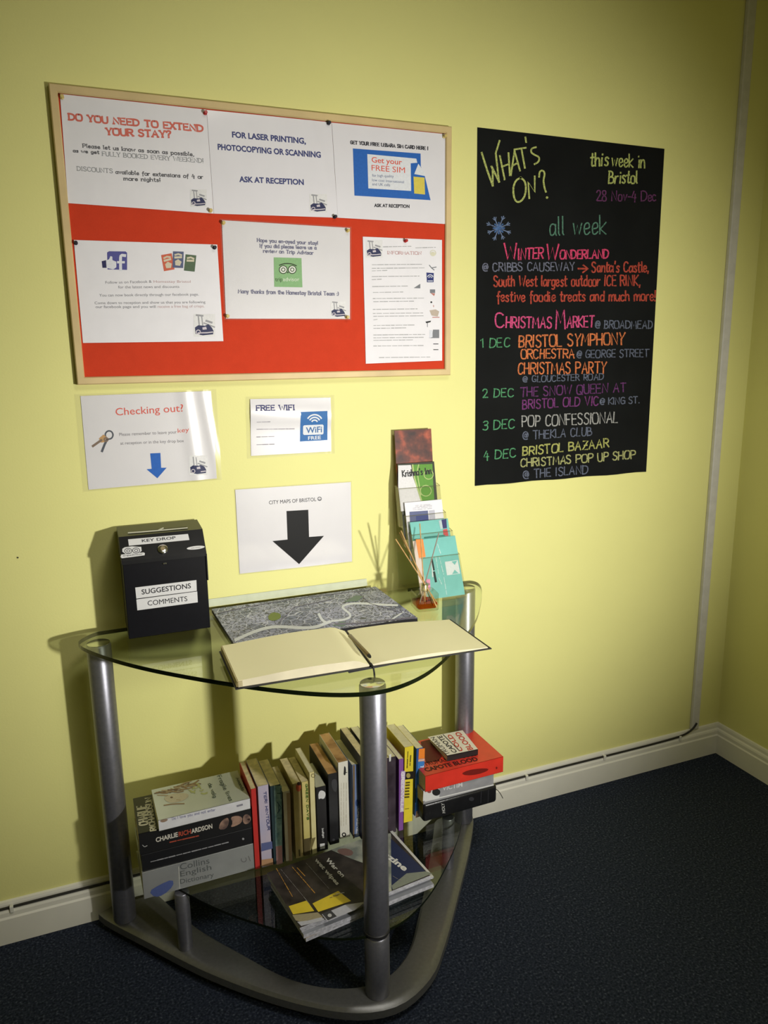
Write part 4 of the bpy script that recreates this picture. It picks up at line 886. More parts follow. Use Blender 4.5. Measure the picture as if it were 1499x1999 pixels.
p = Print(F); p.poly([Z4(*q) for q in ((900, 1140), (1110, 1110), (1150, 1330), (935, 1360))], 0); p.stroke([Z4(690, 1100), Z4(705, 1380)], 2.6, 0)
p.build('symbol_print', ink((.66, .72, .70)), e)
p = Print(Face(F.pt, F.n, F.up, eps=.0009)); p.poly([Z4(*q) for q in ((1010, 1135), (1100, 1122), (1060, 1190))], 1); p.poly([Z4(*q) for q in ((1020, 1340), (1125, 1325), (1060, 1270))], 1); p.stroke([Z4(690, 1100), Z4(722, 1270)], 3.2, 0); p.stroke([Z4(725, 1310), Z4(755, 1460)], 4.0, 0)
p.build('word_print', [ink((.02, .04, .04)), TEALM], e)
p = Print(F)
for x0, y0, x1, y1 in ((755, 1060, 800, 1345), (810, 1060, 880, 1345), (780, 850, 830, 1000), (800, 1400, 850, 1500), (885, 1390, 930, 1670)): p.dashes(Z4(x0, y0), Z4(x1, y1), 1.8, 1)
p.build('vertical_words', ink((.45, .66, .63)), e)
# orange and white leaflet peeking out beside the teal one
e, F = leaflet(.905, -.112, 1.060, 1.0755, ZT+.004, mat('orange_white_print', (.60, .50, .42), .5), 'narrow orange and white leaflet at the left of the front pocket', .40)
p = Print(F); p.poly([Z4(*q) for q in ((425, 775), (545, 770), (590, 1060), (480, 1080))], 0); p.poly([Z4(*q) for q in ((600, 1420), (660, 1420), (670, 1590), (610, 1600))], 1); p.build('orange_print', [ink((.72, .26, .07)), ink((.6, .25, .35))], e)

# ================================================================== REED DIFFUSER
bc = V((1.048, -.208, ZT)); a0 = math.radians(38)
df = empty('reed_diffuser', bc, 'small square glass bottle of amber liquid holding scented reeds in front of the leaflet holder', 'diffuser')
def sq(s, z, rot=a0): return [bc+V((s*math.cos(rot+k*math.pi/2)*1.0, s*math.sin(rot+k*math.pi/2), z)) for k in range(4)]
def rsq(s, z, r=.12):
    out = []; c4_ = sq(s, z)
    for k in range(4):
        a, b_, c_ = c4_[k-1], c4_[k], c4_[(k+1) % 4]
        out += [b_+(a-b_)*r, b_+(a-b_)*r*.3+(c_-b_)*r*.3, b_+(c_-b_)*r]
    return out
def sqloft(levels):
    mb = MB(); L_ = [rsq(s, z) for s, z in levels]; n_ = 12
    mb.add([p for l in L_ for p in l], [(i*n_+k, i*n_+(k+1) % n_, (i+1)*n_+(k+1) % n_, (i+1)*n_+k) for i in range(len(L_)-1) for k in range(n_)]+[tuple(range(n_)), tuple((len(L_)-1)*n_+k for k in range(n_))])
    return mb
BG = clear('bottle_glass', (.90, .90, .82), .0, 1.5)
sqloft([(.036, 0), (.040, .003), (.041, .040), (.038, .044), (.010, .046)]).build('bottle', BG, df)
AMB = clear('amber_liquid', (.82, .36, .14), .0, 1.33)
sqloft([(.032, .006), (.0355, .009), (.0365, .019), (.0355, .0195)]).build('amber_liquid', AMB, df)
GOLD = mat('gold_collar', (.80, .70, .40), .25, metal=.8)
mb = MB(); mb.lathe(bc, [(.0085, .045), (.0085, .060), (.0075, .062)], 20); mb.build('collar', GOLD, df, smooth=True)
mb = MB(); mb.lathe(bc, [(.0125, .0605), (.0135, .0612), (.0125, .062)], 20); mb.build('collar_rim', clear('clear_rim', (.8, .8, .7), .05), df, smooth=True)
REED = mat('reed', (.55, .33, .12), .7, var=.2, scale=60)
neck = bc+V((0, 0, .062))
ends = [(778, 1040), (784, 1036), (772, 1052), (790, 1060), (821, 1022), (856, 1040)]
for k, (x_, y_) in enumerate(ends):
    yy = -.17-.012*(k % 3)+(.03 if k < 4 else 0)
    E_ = onY(x_, y_, yy); d_ = (E_-neck).normalized(); foot_ = neck-d_*.052*min(1, .062/(d_.z*.062+1e-6)*.9)
    off = V((.002*math.cos(k*2.2), .002*math.sin(k*2.2), 0))
    mb = MB(); mb.tube([neck-V((d_.x, d_.y, d_.z))*(.050/d_.z)+off, E_+off], .0014, 7); mb.build('reed', REED if k < 5 else mat('grey_reed', (.30, .24, .20), .7), df)

# ================================================================== BOOKS
def book(label, O, et, eh, ed, th, h, d, cov, pages=PAGES, hard=False, name='book', group=None, spinec=None, flush=.0005):
    """O: corner at spine / bottom / left cover. et thickness, eh along the spine, ed towards the fore-edge"""
    O, et, eh, ed = V(O), V(et).normalized(), V(eh).normalized(), V(ed).normalized()
    fr = Matrix((et, eh, ed)).transposed().to_4x4(); fr.translation = O
    e_ = empty(name, O, label, 'book', group); c_ = .0022 if hard else .0008; ov = .003 if hard else flush
    mb = MB(); mb.box((0, 0, 0), (c_, h, d), 0, fr); mb.box((th-c_, 0, 0), (th, h, d), 0, fr)
    if hard: mb.bbox((0, 0, -.0015), (th, h, c_), .0007, 1 if spinec else 0, fr)
    else: mb.box((0, 0, 0), (th, h, c_), 1 if spinec else 0, fr)
    mb.build('cover', [cov, spinec or cov], e_)
    mb = MB(); mb.box((c_*1.02, ov, c_*1.05), (th-c_*1.02, h-ov, d-ov), 0, fr); mb.build('pages', pages, e_)
    FS = Face(O-ed*(.0015 if hard else 0), ed, eh, eps=.0004)
    return e_, FS
def sp_mat(name, c, c2=None, scale=30, rough=.45):
    if c2: return mat(name, c, rough, scale=scale, stops=[(.35, c), (.65, c2)])
    return mat(name, c, rough, var=.08, scale=scale)
XU, ZU, YU = (1, 0, 0), (0, 0, 1), (0, 1, 0)
GRP = 'paperbacks standing upright on the glass shelf'
def upright(label, tl, tr, bl_, br, cov, d=.12, pages=PAGES, spinec=None, lean=0.0, yf=None, dz=0, maxw=None):
    A, B = onZ(*bl_, ZS), onZ(*br, ZS); y_ = yf if yf is not None else (A.y+B.y)/2
    A, B = onY(*bl_, y_), onY(*br, y_); T1, T2 = onY(*tl, y_), onY(*tr, y_)
    x0, x1 = (A.x+T1.x)/2, (B.x+T2.x)/2; h = (T1.z+T2.z)/2-ZS
    O = (x0, y_, ZS+.0002); a = lean
    et = V((math.cos(a), 0, -math.sin(a))); eh = V((math.sin(a), 0, math.cos(a)))
    O = V((x0-math.sin(a)*h*.5, y_, ZS+.0002+max(0, math.sin(a))*(x1-x0)))
    return book(label, O, et, eh, YU, (x1-x0)-.0006, h, d, cov, pages, group=GRP, spinec=spinec)
def B4(x, y): return (440+x/4.997, 1420+y/4.997)
def B5(x, y): return (680+x/4.542, 1380+y/4.542)
def spine_text(e_, F, items, col, w_=1.4, serif=False):
    p = Print(F)
    for t, a, b_, h in items:
        d_ = V(b_)-V(a); up = (d_.y, -d_.x) if True else None
        p.write(t, a, b_, h, w_, serif=serif, up=up)
    p.build('spine_words', ink(col), e_)
e, F = upright('thin bright red paperback at the left end of the upright row', (489, 1540), (500.5, 1540), (498, 1696), (509, 1696), sp_mat('red_spine', (.50, .03, .025)), d=.125, yf=-.25)
e, F = upright('lilac paperback with blue title lettering, next to the thin red one', (503, 1535), (525, 1532), (510, 1690), (532, 1686), sp_mat('lilac_spine', (.40, .38, .52), (.50, .42, .48), 14), d=.125, yf=-.25)
spine_text(e, F, [('TERI HINTOUR', B4(373, 628), B4(412, 1000), 4.6)], (.05, .06, .16), 1.3)
p = Print(F); p.poly([B4(*q) for q in ((352, 1290), (462, 1275), (466, 1340), (352, 1355))], 0); p.poly([B4(*q) for q in ((350, 1130), (455, 1110), (460, 1180), (350, 1210))], 1); p.build('spine_picture', [ink((.42, .24, .13)), ink((.10, .12, .26))], e)
e, F = upright('dark teal and pale blue paperback, third from the left in the upright row', (526, 1533), (550, 1533), (535, 1688), (553, 1687), sp_mat('teal_spine', (.025, .05, .06)), d=.12, yf=-.25)
p = Print(F); p.poly([B4(*q) for q in ((472, 568), (548, 566), (552, 1150), (490, 1160))], 0); p.poly([B4(*q) for q in ((492, 1160), (552, 1150), (558, 1325), (498, 1340))], 1); p.build('spine_picture', [mat('pale_teal_art', (.18, .32, .32), .5, scale=60, stops=[(.35, (.10, .20, .22)), (.65, (.28, .42, .40))]), ink((.48, .26, .26))], e)
F2 = Face(F.pt, F.n, F.up, eps=.0008); spine_text(e, F2, [('TAI', B4(505, 590), B4(508, 900), 7)], (.03, .07, .10), 1.5)
e, F = upright('cream paperback with a plain spine, fourth from the left in the upright row', (553, 1545.5), (567, 1543), (556, 1683), (571, 1680), sp_mat('cream_spine', (.56, .48, .36), (.64, .58, .46)), d=.115, yf=-.25)
p = Print(F); p.poly([B4(*q) for q in ((595, 640), (632, 635), (650, 1300), (620, 1308))], 0); p.build('spine_picture', ink((.36, .25, .15)), e)
e, F = upright('tan paperback with a red emblem near the top of its spine', (571, 1530), (589, 1528), (577, 1677), (591, 1674), sp_mat('tan_spine', (.42, .32, .12), (.50, .40, .17)), d=.12, yf=-.25)
p = Print(F); p.disc(*B4(712, 585), 5, 8, mi=0); p.disc(*B4(716, 548), 3.5, mi=1); p.stroke([B4(720, 1195), B4(724, 1250)], 3, 2); p.build('spine_emblem', [ink((.50, .11, .05)), ink((.05, .03, .02)), ink((.12, .10, .04))], e)
e, F = upright('olive yellow paperback with a green title, sixth from the left', (590, 1526), (604.5, 1525), (592, 1672), (605.5, 1669), sp_mat('olive_spine', (.50, .42, .13), (.58, .50, .20)), d=.118, yf=-.25)
spine_text(e, F, [('GREEN DAYS', B4(782, 552), B4(796, 900), 3.4)], (.08, .14, .03), 1.4)
p = Print(F); p.poly([B4(*q) for q in ((760, 1090), (826, 1075), (828, 1240), (770, 1252))], 0); p.build('spine_picture', ink((.09, .07, .03)), e)
e, F = upright('slim taller pale yellow paperback left of the black pair', (605.5, 1508), (616, 1506), (607, 1670), (618, 1667), sp_mat('pale_yellow_spine', (.60, .53, .24), (.66, .60, .33)), d=.12, pages=PAGEL, yf=-.25)
p = Print(F); p.ring(*B4(855, 470), 3.4, 1.2); p.poly([B4(*q) for q in ((832, 1085), (880, 1070), (850, 1160), (832, 1200))]); p.build('spine_emblem', ink((.16, .13, .05)), e)
e, F = upright('short black paperback with a white flower blob and white square on its spine', (617.5, 1537), (638, 1534), (619, 1661), (639.5, 1656), sp_mat('black_spine', (.010, .009, .010)), d=.11, pages=mat('grey_pages', (.50, .50, .42), .8), yf=-.247)
p = Print(F); p.poly(smoothpts([B4(*q) for q in ((905, 640), (930, 610), (970, 625), (978, 660), (960, 700), (925, 690), (908, 705))], 1, True), 0); p.poly([B4(*q) for q in ((922, 1135), (968, 1128), (970, 1180), (924, 1188))], 0); p.build('spine_emblem', ink((.62, .62, .62)), e)
spine_text(e, F, [('Indigo', B4(940, 985), B4(950, 1075), 3.2)], (.55, .55, .55), 1.1)
e, F = upright('thick black hardback with a dark portrait on its spine', (642, 1512), (661, 1507), (642, 1652), (660.5, 1644), sp_mat('black_spine2', (.008, .008, .009), (.014, .014, .016)), d=.155, pages=mat('orange_brown_pages', (.42, .24, .08), .85, scale=25, stops=[(.3, (.30, .15, .05)), (.55, (.62, .36, .15))]))
p = Print(F); p.poly(smoothpts([B4(*q) for q in ((1030, 520), (1070, 495), (1095, 540), (1080, 640), (1040, 600))], 1, True), 0); p.disc(*B4(1055, 1095), 2.4, mi=0); p.build('spine_picture', ink((.05, .05, .055)), e)
e, F = upright('tall white hardback with a small black bird near the top of its spine', (662, 1488), (682, 1485), (661, 1638), (681.5, 1634), sp_mat('white_spine', (.66, .64, .54), (.72, .70, .60)), d=.15, pages=mat('orange_brown_pages', (.5, .3, .1)))
p = Print(F); p.poly(smoothpts([B4(*q) for q in ((1158, 375), (1172, 385), (1176, 430), (1168, 468), (1152, 462), (1155, 420))], 1, True)); p.stroke([B4(1170, 440), B4(1185, 438)], 1.3); p.ring(*B4(1156, 1045), 3.2, 2); p.build('spine_emblem', ink((.02, .02, .02)), e)
p = Print(F)
for k in range(3): p.dashes(B4(1130+25*k, 540), B4(1128+25*k, 960), 1.1, k)
p.build('faded_words', ink((.52, .48, .38)), e)
e, F = upright('blue paperback with a row of white letters down its spine', (688, 1493), (704, 1491), (689, 1636), (702, 1633), sp_mat('blue_spine', (.10, .16, .33), (.16, .22, .38)), d=.13, pages=PAGEL)
spine_text(e, F, [('ORIGENES', B4(1290, 790), B4(1275, 1050), 4.0)], (.62, .64, .68), 1.3)
p = Print(F); p.poly([B4(*q) for q in ((1242, 370), (1262, 368), (1258, 1080), (1244, 1085))], 0); p.disc(*B4(1285, 735), 3, 7, mi=1); p.build('spine_picture', [ink((.16, .11, .06)), ink((.03, .06, .16))], e)
e, F = upright('dark navy book half hidden behind the front table leg', (706, 1476), (722, 1473), (704, 1642), (718, 1638), sp_mat('navy_spine', (.012, .014, .04)), d=.15, pages=PAGES)
e, F = upright('grey book showing only its top edge behind the front table leg', (724, 1470), (741, 1467), (722, 1634), (737, 1630), sp_mat('grey_spine', (.10, .09, .10)), d=.14, pages=PAGEL)
e, F = upright('dark book with a white flash just right of the front table leg', (746, 1478), (777, 1480), (744, 1632), (770, 1624), sp_mat('dark_maroon_spine', (.02, .012, .018), (.05, .035, .05)), d=.13, pages=PAGEL, lean=.01)
p = Print(F); p.poly([B5(*q) for q in ((360, 425), (380, 415), (375, 480), (362, 485))]); p.build('spine_emblem', ink((.6, .6, .58)), e)
e, F = upright('slim purple paperback with white capitals beside the yellow book', (779, 1483), (790.5, 1480), (777, 1623), (786, 1620), sp_mat('purple_spine', (.20, .07, .30)), d=.13, pages=PAGEL, lean=.012)
p = Print(F); p.poly([B5(*q) for q in ((468, 570), (505, 565), (488, 925), (458, 935))]); p.build('white_band', ink((.50, .40, .55)), e)
F2 = Face(F.pt, F.n, F.up, eps=.0008); spine_text(e, F2, [('GREENVILLE', B5(470, 580), B5(462, 925), 5.0)], (.72, .68, .74), 1.7)
e, F = upright('bright yellow paperback with a black band round its spine', (790, 1459), (811, 1456), (787, 1606), (803, 1604), sp_mat('yellow_spine', (.72, .58, .03)), d=.125, pages=PAGEL, lean=.022)
p = Print(F); p.poly([B5(*q) for q in ((505, 575), (590, 568), (586, 635), (502, 645))]); p.build('black_band', ink((.015, .012, .008)), e)
p = Print(Face(F.pt, F.n, F.up, eps=.0008)); p.disc(*B5(530, 607), 4, 5); p.build('band_emblem', ink((.35, .28, .08)), e)
p = Print(F)
p.dashes(B5(528, 395), B5(520, 540), 2.0, 1); p.dashes(B5(552, 430), B5(546, 520), 2.0, 4)
for k, y_ in enumerate((672, 695, 722, 748, 775, 800)): p.stroke([B5(512-2*k, y_), B5(540+4*(k > 3)-2*k, y_-3)], 3.2)
p.dashes(B5(502, 905), B5(535, 900), 1.2, 3); p.build('spine_words', ink((.10, .08, .01)), e)
e, F = upright('blue paperback with an orange top band at the right end of the row', (813, 1462), (828, 1459), (808.5, 1594), (822, 1590), sp_mat('dark_blue_spine', (.02, .08, .28)), d=.13, pages=PAGEL, lean=.03)
p = Print(F); p.poly([B5(*q) for q in ((625, 372), (677, 366), (675, 455), (620, 462))], 0); p.poly([B5(*q) for q in ((620, 465), (675, 458), (674, 478), (618, 485))], 1); p.poly([B5(*q) for q in ((615, 487), (674, 480), (652, 915), (598, 920))], 2); p.poly([B5(*q) for q in ((598, 925), (650, 918), (650, 965), (592, 985))], 1)
p.build('spine_picture', [ink((.75, .22, .03)), ink((.62, .42, .33)), ink((.04, .19, .50))], e)
F2 = Face(F.pt, F.n, F.up, eps=.0008); spine_text(e, F2, [('The Reader', B5(640, 520), B5(628, 725), 5.0)], (.62, .68, .74), 1.6)

# left stack lying flat
def flat(label, x0, x1, z0, th, yf, d, cov, rot=0.0, hard=False, pages=PAGES, spinec=None):
    a = math.radians(rot); eh = V((math.cos(a), math.sin(a), 0)); ed = V((-math.sin(a), math.cos(a), 0))
    e_, F_ = book(label, V((x0, yf, z0)), ZU, eh, ed, th, x1-x0, d, cov, pages, hard=hard, spinec=spinec)
    return e_, Face(F_.pt, F_.n, ZU, eps=F_.eps)
SILV = mat('silver_dust_jacket', (.36, .37, .37), .28, metal=.35, var=.08, scale=20, coat=.3)
e, F = flat('thick silver dictionary at the bottom of the left stack', .345, .600, ZS+.0005, .066, -.250, .175, SILV, 1.0, hard=True)
def B3(x, y): return (240+x/5.354, 1460+y/5.354)
p = Print(F); bfont(p, 'Collins', B3(598, 1275), B3(905, 1205), 12.5); bfont(p, 'English', B3(600, 1345), B3(925, 1270), 11.0); bfont(p, 'Dictionary', B3(600, 1420), B3(950, 1345), 9.5); p.build('spine_words', ink((.10, .11, .11)), e)
p = Print(F); p.poly(smoothpts([B3(*q) for q in ((270, 1500), (380, 1430), (520, 1370), (530, 1440), (420, 1540), (330, 1560))], 1, True), 0); p.stroke([B3(582, 1240), B3(592, 1470)], 1.2, 1); p.ring(*B3(1262, 1165), 5, 1.2, mi=2, a0=-40, a1=200, n=10); p.stroke([B3(1310, 1130), B3(1330, 1180)], 1.2, 2); p.build('spine_picture', [ink((.08, .11, .28)), ink((.55, .55, .5)), ink((.14, .14, .14))], e)
e, F = flat('plain black hardback resting on the silver dictionary', .347, .596, ZS+.067, .040, -.247, .155, sp_mat('black_cloth', (.008, .008, .010)), .6, hard=True)
p = Print(F); p.dashes(B3(290, 1190), B3(1100, 985), 2.2, 5); p.disc(*B3(1256, 950), 2.2, mi=1); p.build('spine_words', [ink((.035, .035, .05)), ink((.3, .3, .32))], e)
e, F = flat('thick black book with a dark portrait and white capitals on its spine', .345, .595, ZS+.1075, .052, -.248, .145, sp_mat('black_jacket', (.009, .009, .010)), .4)
p = Print(F); bfont(p, 'CHARLIE', B3(345, 985), B3(575, 925), 9, bold=.03); bfont(p, 'ARDSON', B3(715, 893), B3(935, 838), 9, bold=.03); p.build('spine_words', ink((.60, .57, .50)), e)
p = Print(F); bfont(p, 'RICH', B3(583, 925), B3(712, 893), 9, bold=.03); p.dashes(B3(490, 985), B3(800, 915), 2.6, 3); p.build('red_words', ink((.40, .07, .04)), e)
p = Print(F); p.poly(smoothpts([B3(*q) for q in ((1000, 855), (1010, 790), (1050, 745), (1100, 725), (1110, 780), (1075, 850))], 1, True), 0); p.poly(smoothpts([B3(*q) for q in ((1120, 725), (1190, 705), (1250, 725), (1240, 780), (1180, 815), (1120, 830), (1150, 780))], 1, True), 0)
p.poly(smoothpts([B3(*q) for q in ((1260, 700), (1310, 690), (1342, 735), (1320, 785), (1270, 800), (1250, 760))], 1, True), 0); p.poly(smoothpts([B3(*q) for q in ((1290, 745), (1330, 730), (1325, 765))], 1, True), 1)
p.stroke(smoothpts([B3(*q) for q in ((205, 1015), (225, 1035), (252, 1020))], 1), 1.3, 2); p.build('spine_portrait', [mat('portrait_skin', (.26, .15, .10), .6, scale=40, stops=[(.35, (.10, .06, .05)), (.6, (.34, .21, .15))]), ink((.035, .02, .018)), ink((.4, .4, .4))], e)
FTp = Face((0, 0, ZS+.1595), (0, 0, 1), (0, 1, 0), eps=.0005)
p = Print(FTp); p.write('CHARLIE', B3(262, 800), B3(235, 600), 17, 2.8, up=(-1, .18)); p.write('RICHARDSON', B3(345, 860), B3(290, 520), 11, 2.4, up=(-1, .18)); p.build('cover_words', ink((.50, .47, .33)), e)
WT = .026
e, F = flat('white paperback with a faded face on its cover on top of the left stack', .388, .589, ZS+.160, WT, -.256, .128, mat('pale_cover', (.55, .58, .50), .4, var=.05, scale=20, coat=.4), 1.2, pages=PAGEL, spinec=mat('white_spine2', (.66, .66, .68), .4))
spine_text(e, F, [], (.3, .3, .4)) if 0 else None
p = Print(F); p.write('Do I love you and not enter', B3(515, 752), B3(965, 655), 4.6, .9); p.build('spine_words', ink((.30, .30, .42)), e)
p = Print(F); p.poly([B3(*q) for q in ((1185, 600), (1250, 582), (1254, 600), (1190, 618))], 0); p.poly(smoothpts([B3(*q) for q in ((385, 770), (400, 750), (470, 738), (465, 760), (420, 780))], 1, True), 1); p.build('spine_emblem', [ink((.22, .22, .26)), ink((.28, .20, .14))], e)
FW = Face((0, 0, ZS+.160+WT), (0, 0, 1), (0, 1, 0), eps=.0005); p = Print(FW)
rn = random.Random(3)
def arc(q0, q1, bow, n=7):
    q0, q1 = V(q0), V(q1); nn = V((-(q1-q0).y, (q1-q0).x)).normalized()
    return [tuple(q0+(q1-q0)*k/n+nn*(bow*math.sin(math.pi*k/n))) for k in range(n+1)]
for k in range(26):                                    # strands of hair
    t = k/25; x0 = 330+t*390; y0 = 480-t*115+rn.uniform(-10, 25)
    p.stroke([B3(*q) for q in arc((x0, y0), (x0+rn.uniform(70, 150), y0+rn.uniform(-45, 15)), rn.uniform(-14, 14))], rn.uniform(1.0, 2.6), k % 3)
for k in range(12):                                    # yellow-green leaves right of the hair
    x0, y0 = rn.uniform(690, 830), rn.uniform(380, 490); p.stroke([B3(*q) for q in arc((x0, y0), (x0+rn.uniform(-60, 60), y0+rn.uniform(-40, 40)), 8)], rn.uniform(1.5, 3), 3)
p.poly(smoothpts([B3(*q) for q in ((420, 520), (520, 480), (650, 470), (700, 500), (640, 550), (540, 580), (460, 570))], 2, True), 4)
p.stroke(smoothpts([B3(*q) for q in ((430, 603), (520, 588), (640, 585))], 1), 2.0, 1); p.disc(*B3(508, 520), 3, 1.6, mi=0); p.stroke([B3(560, 545), B3(600, 548)], 1.4, 2)
p.build('cover_face', [ink((.20, .13, .08)), ink((.32, .21, .11)), ink((.44, .34, .20)), ink((.50, .52, .22)), ink((.60, .53, .38))], e)
p = Print(FW); p.write('Fragile lives', B3(985, 300), B3(1115, 560), 8, 1.1, up=(1, -.45)); p.write('de volg', B3(890, 380), B3(950, 525), 7, 1.1, up=(1, -.45)); p.write('Amanda', B3(1180, 320), B3(1245, 450), 6, 1.0, up=(1, -.45)); p.build('cover_words', ink((.10, .13, .10)), e)

# right stack
LEA = mat('black_leather', (.009, .009, .010), .30, var=.2, scale=40, coat=.2, bump=.15, bscale=300)
e = empty('book', (1.13, -.24, ZS), 'black leather-bound book with rounded edges at the bottom of the right stack', 'book')
mb = MB(); a = math.radians(1.5); fr = Matrix.Rotation(a, 4, 'Z'); fr.translation = V((1.026, -.246, ZS+.0005))
mb.bbox((0, 0, 0), (.218, .150, .052), .009, 0, fr, seg=4); cvr = mb.build('cover', LEA, e, smooth=True)
mb = MB(); mb.box((.008, .012, .008), (.2185, .1505, .044), 0, fr); mb.build('pages', mat('gilt_pages', (.16, .13, .09), .5), e)
F = Face(fr @ V((0, 0, 0)), fr.to_3x3() @ V((0, 1, 0)), ZU, eps=.0006)
p = Print(F); bfont(p, 'HOLY', B5(858, 940), B5(848, 852), 6, up=(-1, 0), bold=.02); p.build('spine_words', ink((.42, .42, .40)), e)
p = Print(F); p.stroke([B5(1178, 745), B5(1172, 850)], 1.2); p.stroke([B5(1240, 735), B5(1236, 850)], 1.0); p.disc(*B5(1090, 815), 5, 4); p.build('spine_emblem', ink((.03, .03, .035)), e)
RB = mat('ribbon_marker', (.03, .03, .025), .6)
q0 = fr @ V((.215, .02, .030))
mb = MB(); mb.tube(smoothpts([q0, q0+V((.010, -.002, -.002)), q0+V((.020, -.006, -.014)), q0+V((.027, -.010, -.030))], 2), .0010, 6); mb.build('ribbon', RB, e)
q0 = fr @ V((.178, .02, .002)); 
mb = MB(); mb.tube(smoothpts([q0+V((.004, .0, .0)), q0+V((.004, -.0, -.02)), q0+V((-.002, 0, -.036))], 2), .0008, 6)
e, F = flat('grey hardback squeezed between the red book and the black leather one', 1.026, 1.231, ZS+.0530, .036, -.245, .150, mat('grey_jacket', (.30, .30, .31), .4, metal=.1, var=.1), 1.0, hard=False, pages=PAGEL)
p = Print(F); bfont(p, 'VICTIM', B5(832, 742), B5(1010, 705), 9, bold=.02); p.build('spine_words', ink((.55, .55, .55)), e)
p = Print(F); p.poly([B5(*q) for q in ((665, 745), (805, 720), (805, 800), (660, 835))], 0); p.disc(*B5(778, 755), 8, 7, mi=1); p.stroke([B5(680, 835), B5(1285, 690)], 2.2, 0); p.disc(*B5(716, 750), 4, 3, mi=2); p.build('spine_picture', [ink((.62, .62, .60)), ink((.02, .02, .02)), ink((.3, .08, .07))], e)
e, F = flat('big bright red hardback lying second from the top of the right stack', 1.030, 1.257, ZS+.0895, .044, -.249, .165, sp_mat('scarlet_jacket', (.62, .035, .02), rough=.35), 1.0, hard=False, pages=PAGEL)
p = Print(F); p.poly(smoothpts([B5(*q) for q in ((1000, 590), (1060, 560), (1160, 545), (1245, 545), (1230, 570), (1140, 600), (1040, 608))], 1, True)); p.disc(*B5(1313, 540), 1.6, 2.4); p.build('spine_stain', ink((.16, .012, .008)), e)
ZR = ZS+.0895+.044
FR = Face((0, 0, ZR), (0, 0, 1), (0, 1, 0), eps=.0005)
p = Print(FR); bfont(p, 'TRUMAN  IN COLD', B5(685, 525), B5(1150, 430), 9, bold=0); bfont(p, 'CAPOTE BLOOD', B5(690, 575), B5(1155, 475), 9, bold=.03); p.build('cover_words', ink((.05, .01, .01)), e)
p = Print(FR); p.poly([B5(*q) for q in ((640, 310), (720, 290), (830, 440), (800, 480), (690, 500))]); p.build('cover_picture', ink((.10, .012, .010)), e)
# small book on the very top
zz = ZR+.0005; th = .015; zq = zz+th
cs = [onZ(834, 1438, zq), onZ(903, 1425, zq), onZ(933, 1463, zq), onZ(873, 1476, zq)]
o3 = cs[3]; eh = (cs[2]-cs[3]); ed = (cs[0]-cs[3]); hh = eh.length; dd = (cs[1]-cs[2]).length
e, F = book('small black and white book with red and black capitals topping the right stack', V((o3.x, o3.y, zz)), ZU, eh, V((-eh.y, eh.x, 0)), th, hh, dd, sp_mat('black_small', (.010, .009, .009)), PAGEL)
FK = Face((0, 0, zq), (0, 0, 1), (0, 1, 0), eps=.0005)
cc = [B5(702, 268), B5(1012, 208), B5(1148, 375), B5(876, 432)]
p = Print(FK); p.poly(cc); p.build('cover_panel', ink((.68, .64, .56)), e)
FK2 = Face((0, 0, zq), (0, 0, 1), (0, 1, 0), eps=.0009)
p = Print(FK2)
dn = (.62, .78)
bfont(p, 'TRUMAN', B5(905, 420), B5(762, 268), 9, up=(-1, .25), bold=0); bfont(p, 'CAPOTE', B5(968, 402), B5(822, 255), 9, up=(-1, .25), bold=.02); p.stroke([B5(840, 248), B5(985, 392)], 1.3)
p.build('cover_words', DK, e)
p = Print(FK2); bfont(p, 'COLD', B5(1020, 390), B5(908, 245), 8.5, up=(-1, .25), bold=.02); bfont(p, 'BLOOD', B5(1108, 378), B5(985, 222), 10.5, up=(-1, .25), bold=.02); p.build('red_words', ink((.50, .05, .03)), e)

# ================================================================== MAGAZINES
zmag = ZS+.0345
MG = [onZ(521, 1704, zmag), onZ(584, 1809, zmag)]
A0, C0 = MG; u_ = (C0-A0).normalized(); r_ = V((-u_.y, u_.x, 0)).normalized()
if r_.x < 0: r_ = -r_
Wd, Hd = .190, .312
MAGG = 'magazines piled on the glass shelf'
def magazine(label, org, uu, rr, wd, ht, z0, th, topm, sidem, sag=.0):
    e_ = empty('magazine', V((org.x, org.y, z0)), label, 'magazine', MAGG); mb = MB(); n_ = 14; vs = []
    def Z(t, s): return sag*(max(0, t-.7)/.3)**2
    for i in range(n_+1):
        t = i/n_; q = org+rr*(ht*t)
        for s in (0, 1):
            qq = q+uu*(wd*s); vs += [(qq.x, qq.y, z0+Z(t, s)*.3), (qq.x, qq.y, z0+th+Z(t, s))]
    fs = []
    for i in range(n_):
        o = i*4; fs += [(o+1, o+5, o+7, o+3), (o, o+4, o+5, o+1), (o+2, o+3, o+7, o+6), (o, o+2, o+6, o+4)]
    mb.add(vs, fs+[(0, 1, 3, 2), (n_*4, n_*4+2, n_*4+3, n_*4+1)]); mb.m = sum([[0, 1, 1, 1] for _ in range(n_)], [])+[1, 1]
    mb.build('cover_and_pages', [topm, sidem], e_); return e_
SIDE = mat('magazine_pages', (.42, .42, .46), .55, var=.3, scale=150)
cols = [mat('magazine_cover_buff', (.30, .22, .12), .4, coat=.3), mat('magazine_cover_grey', (.25, .26, .28), .4, coat=.3), mat('magazine_cover_navy', (.02, .025, .06), .4, coat=.3), mat('magazine_cover_white', (.5, .5, .48), .4, coat=.3)]
offs = [(.006, -.006, 1.5, .0085), (.010, -.004, -1.0, .0085), (.002, .003, .8, .0080), (.004, .000, -.6, .0045)]
z_ = ZS+.0003
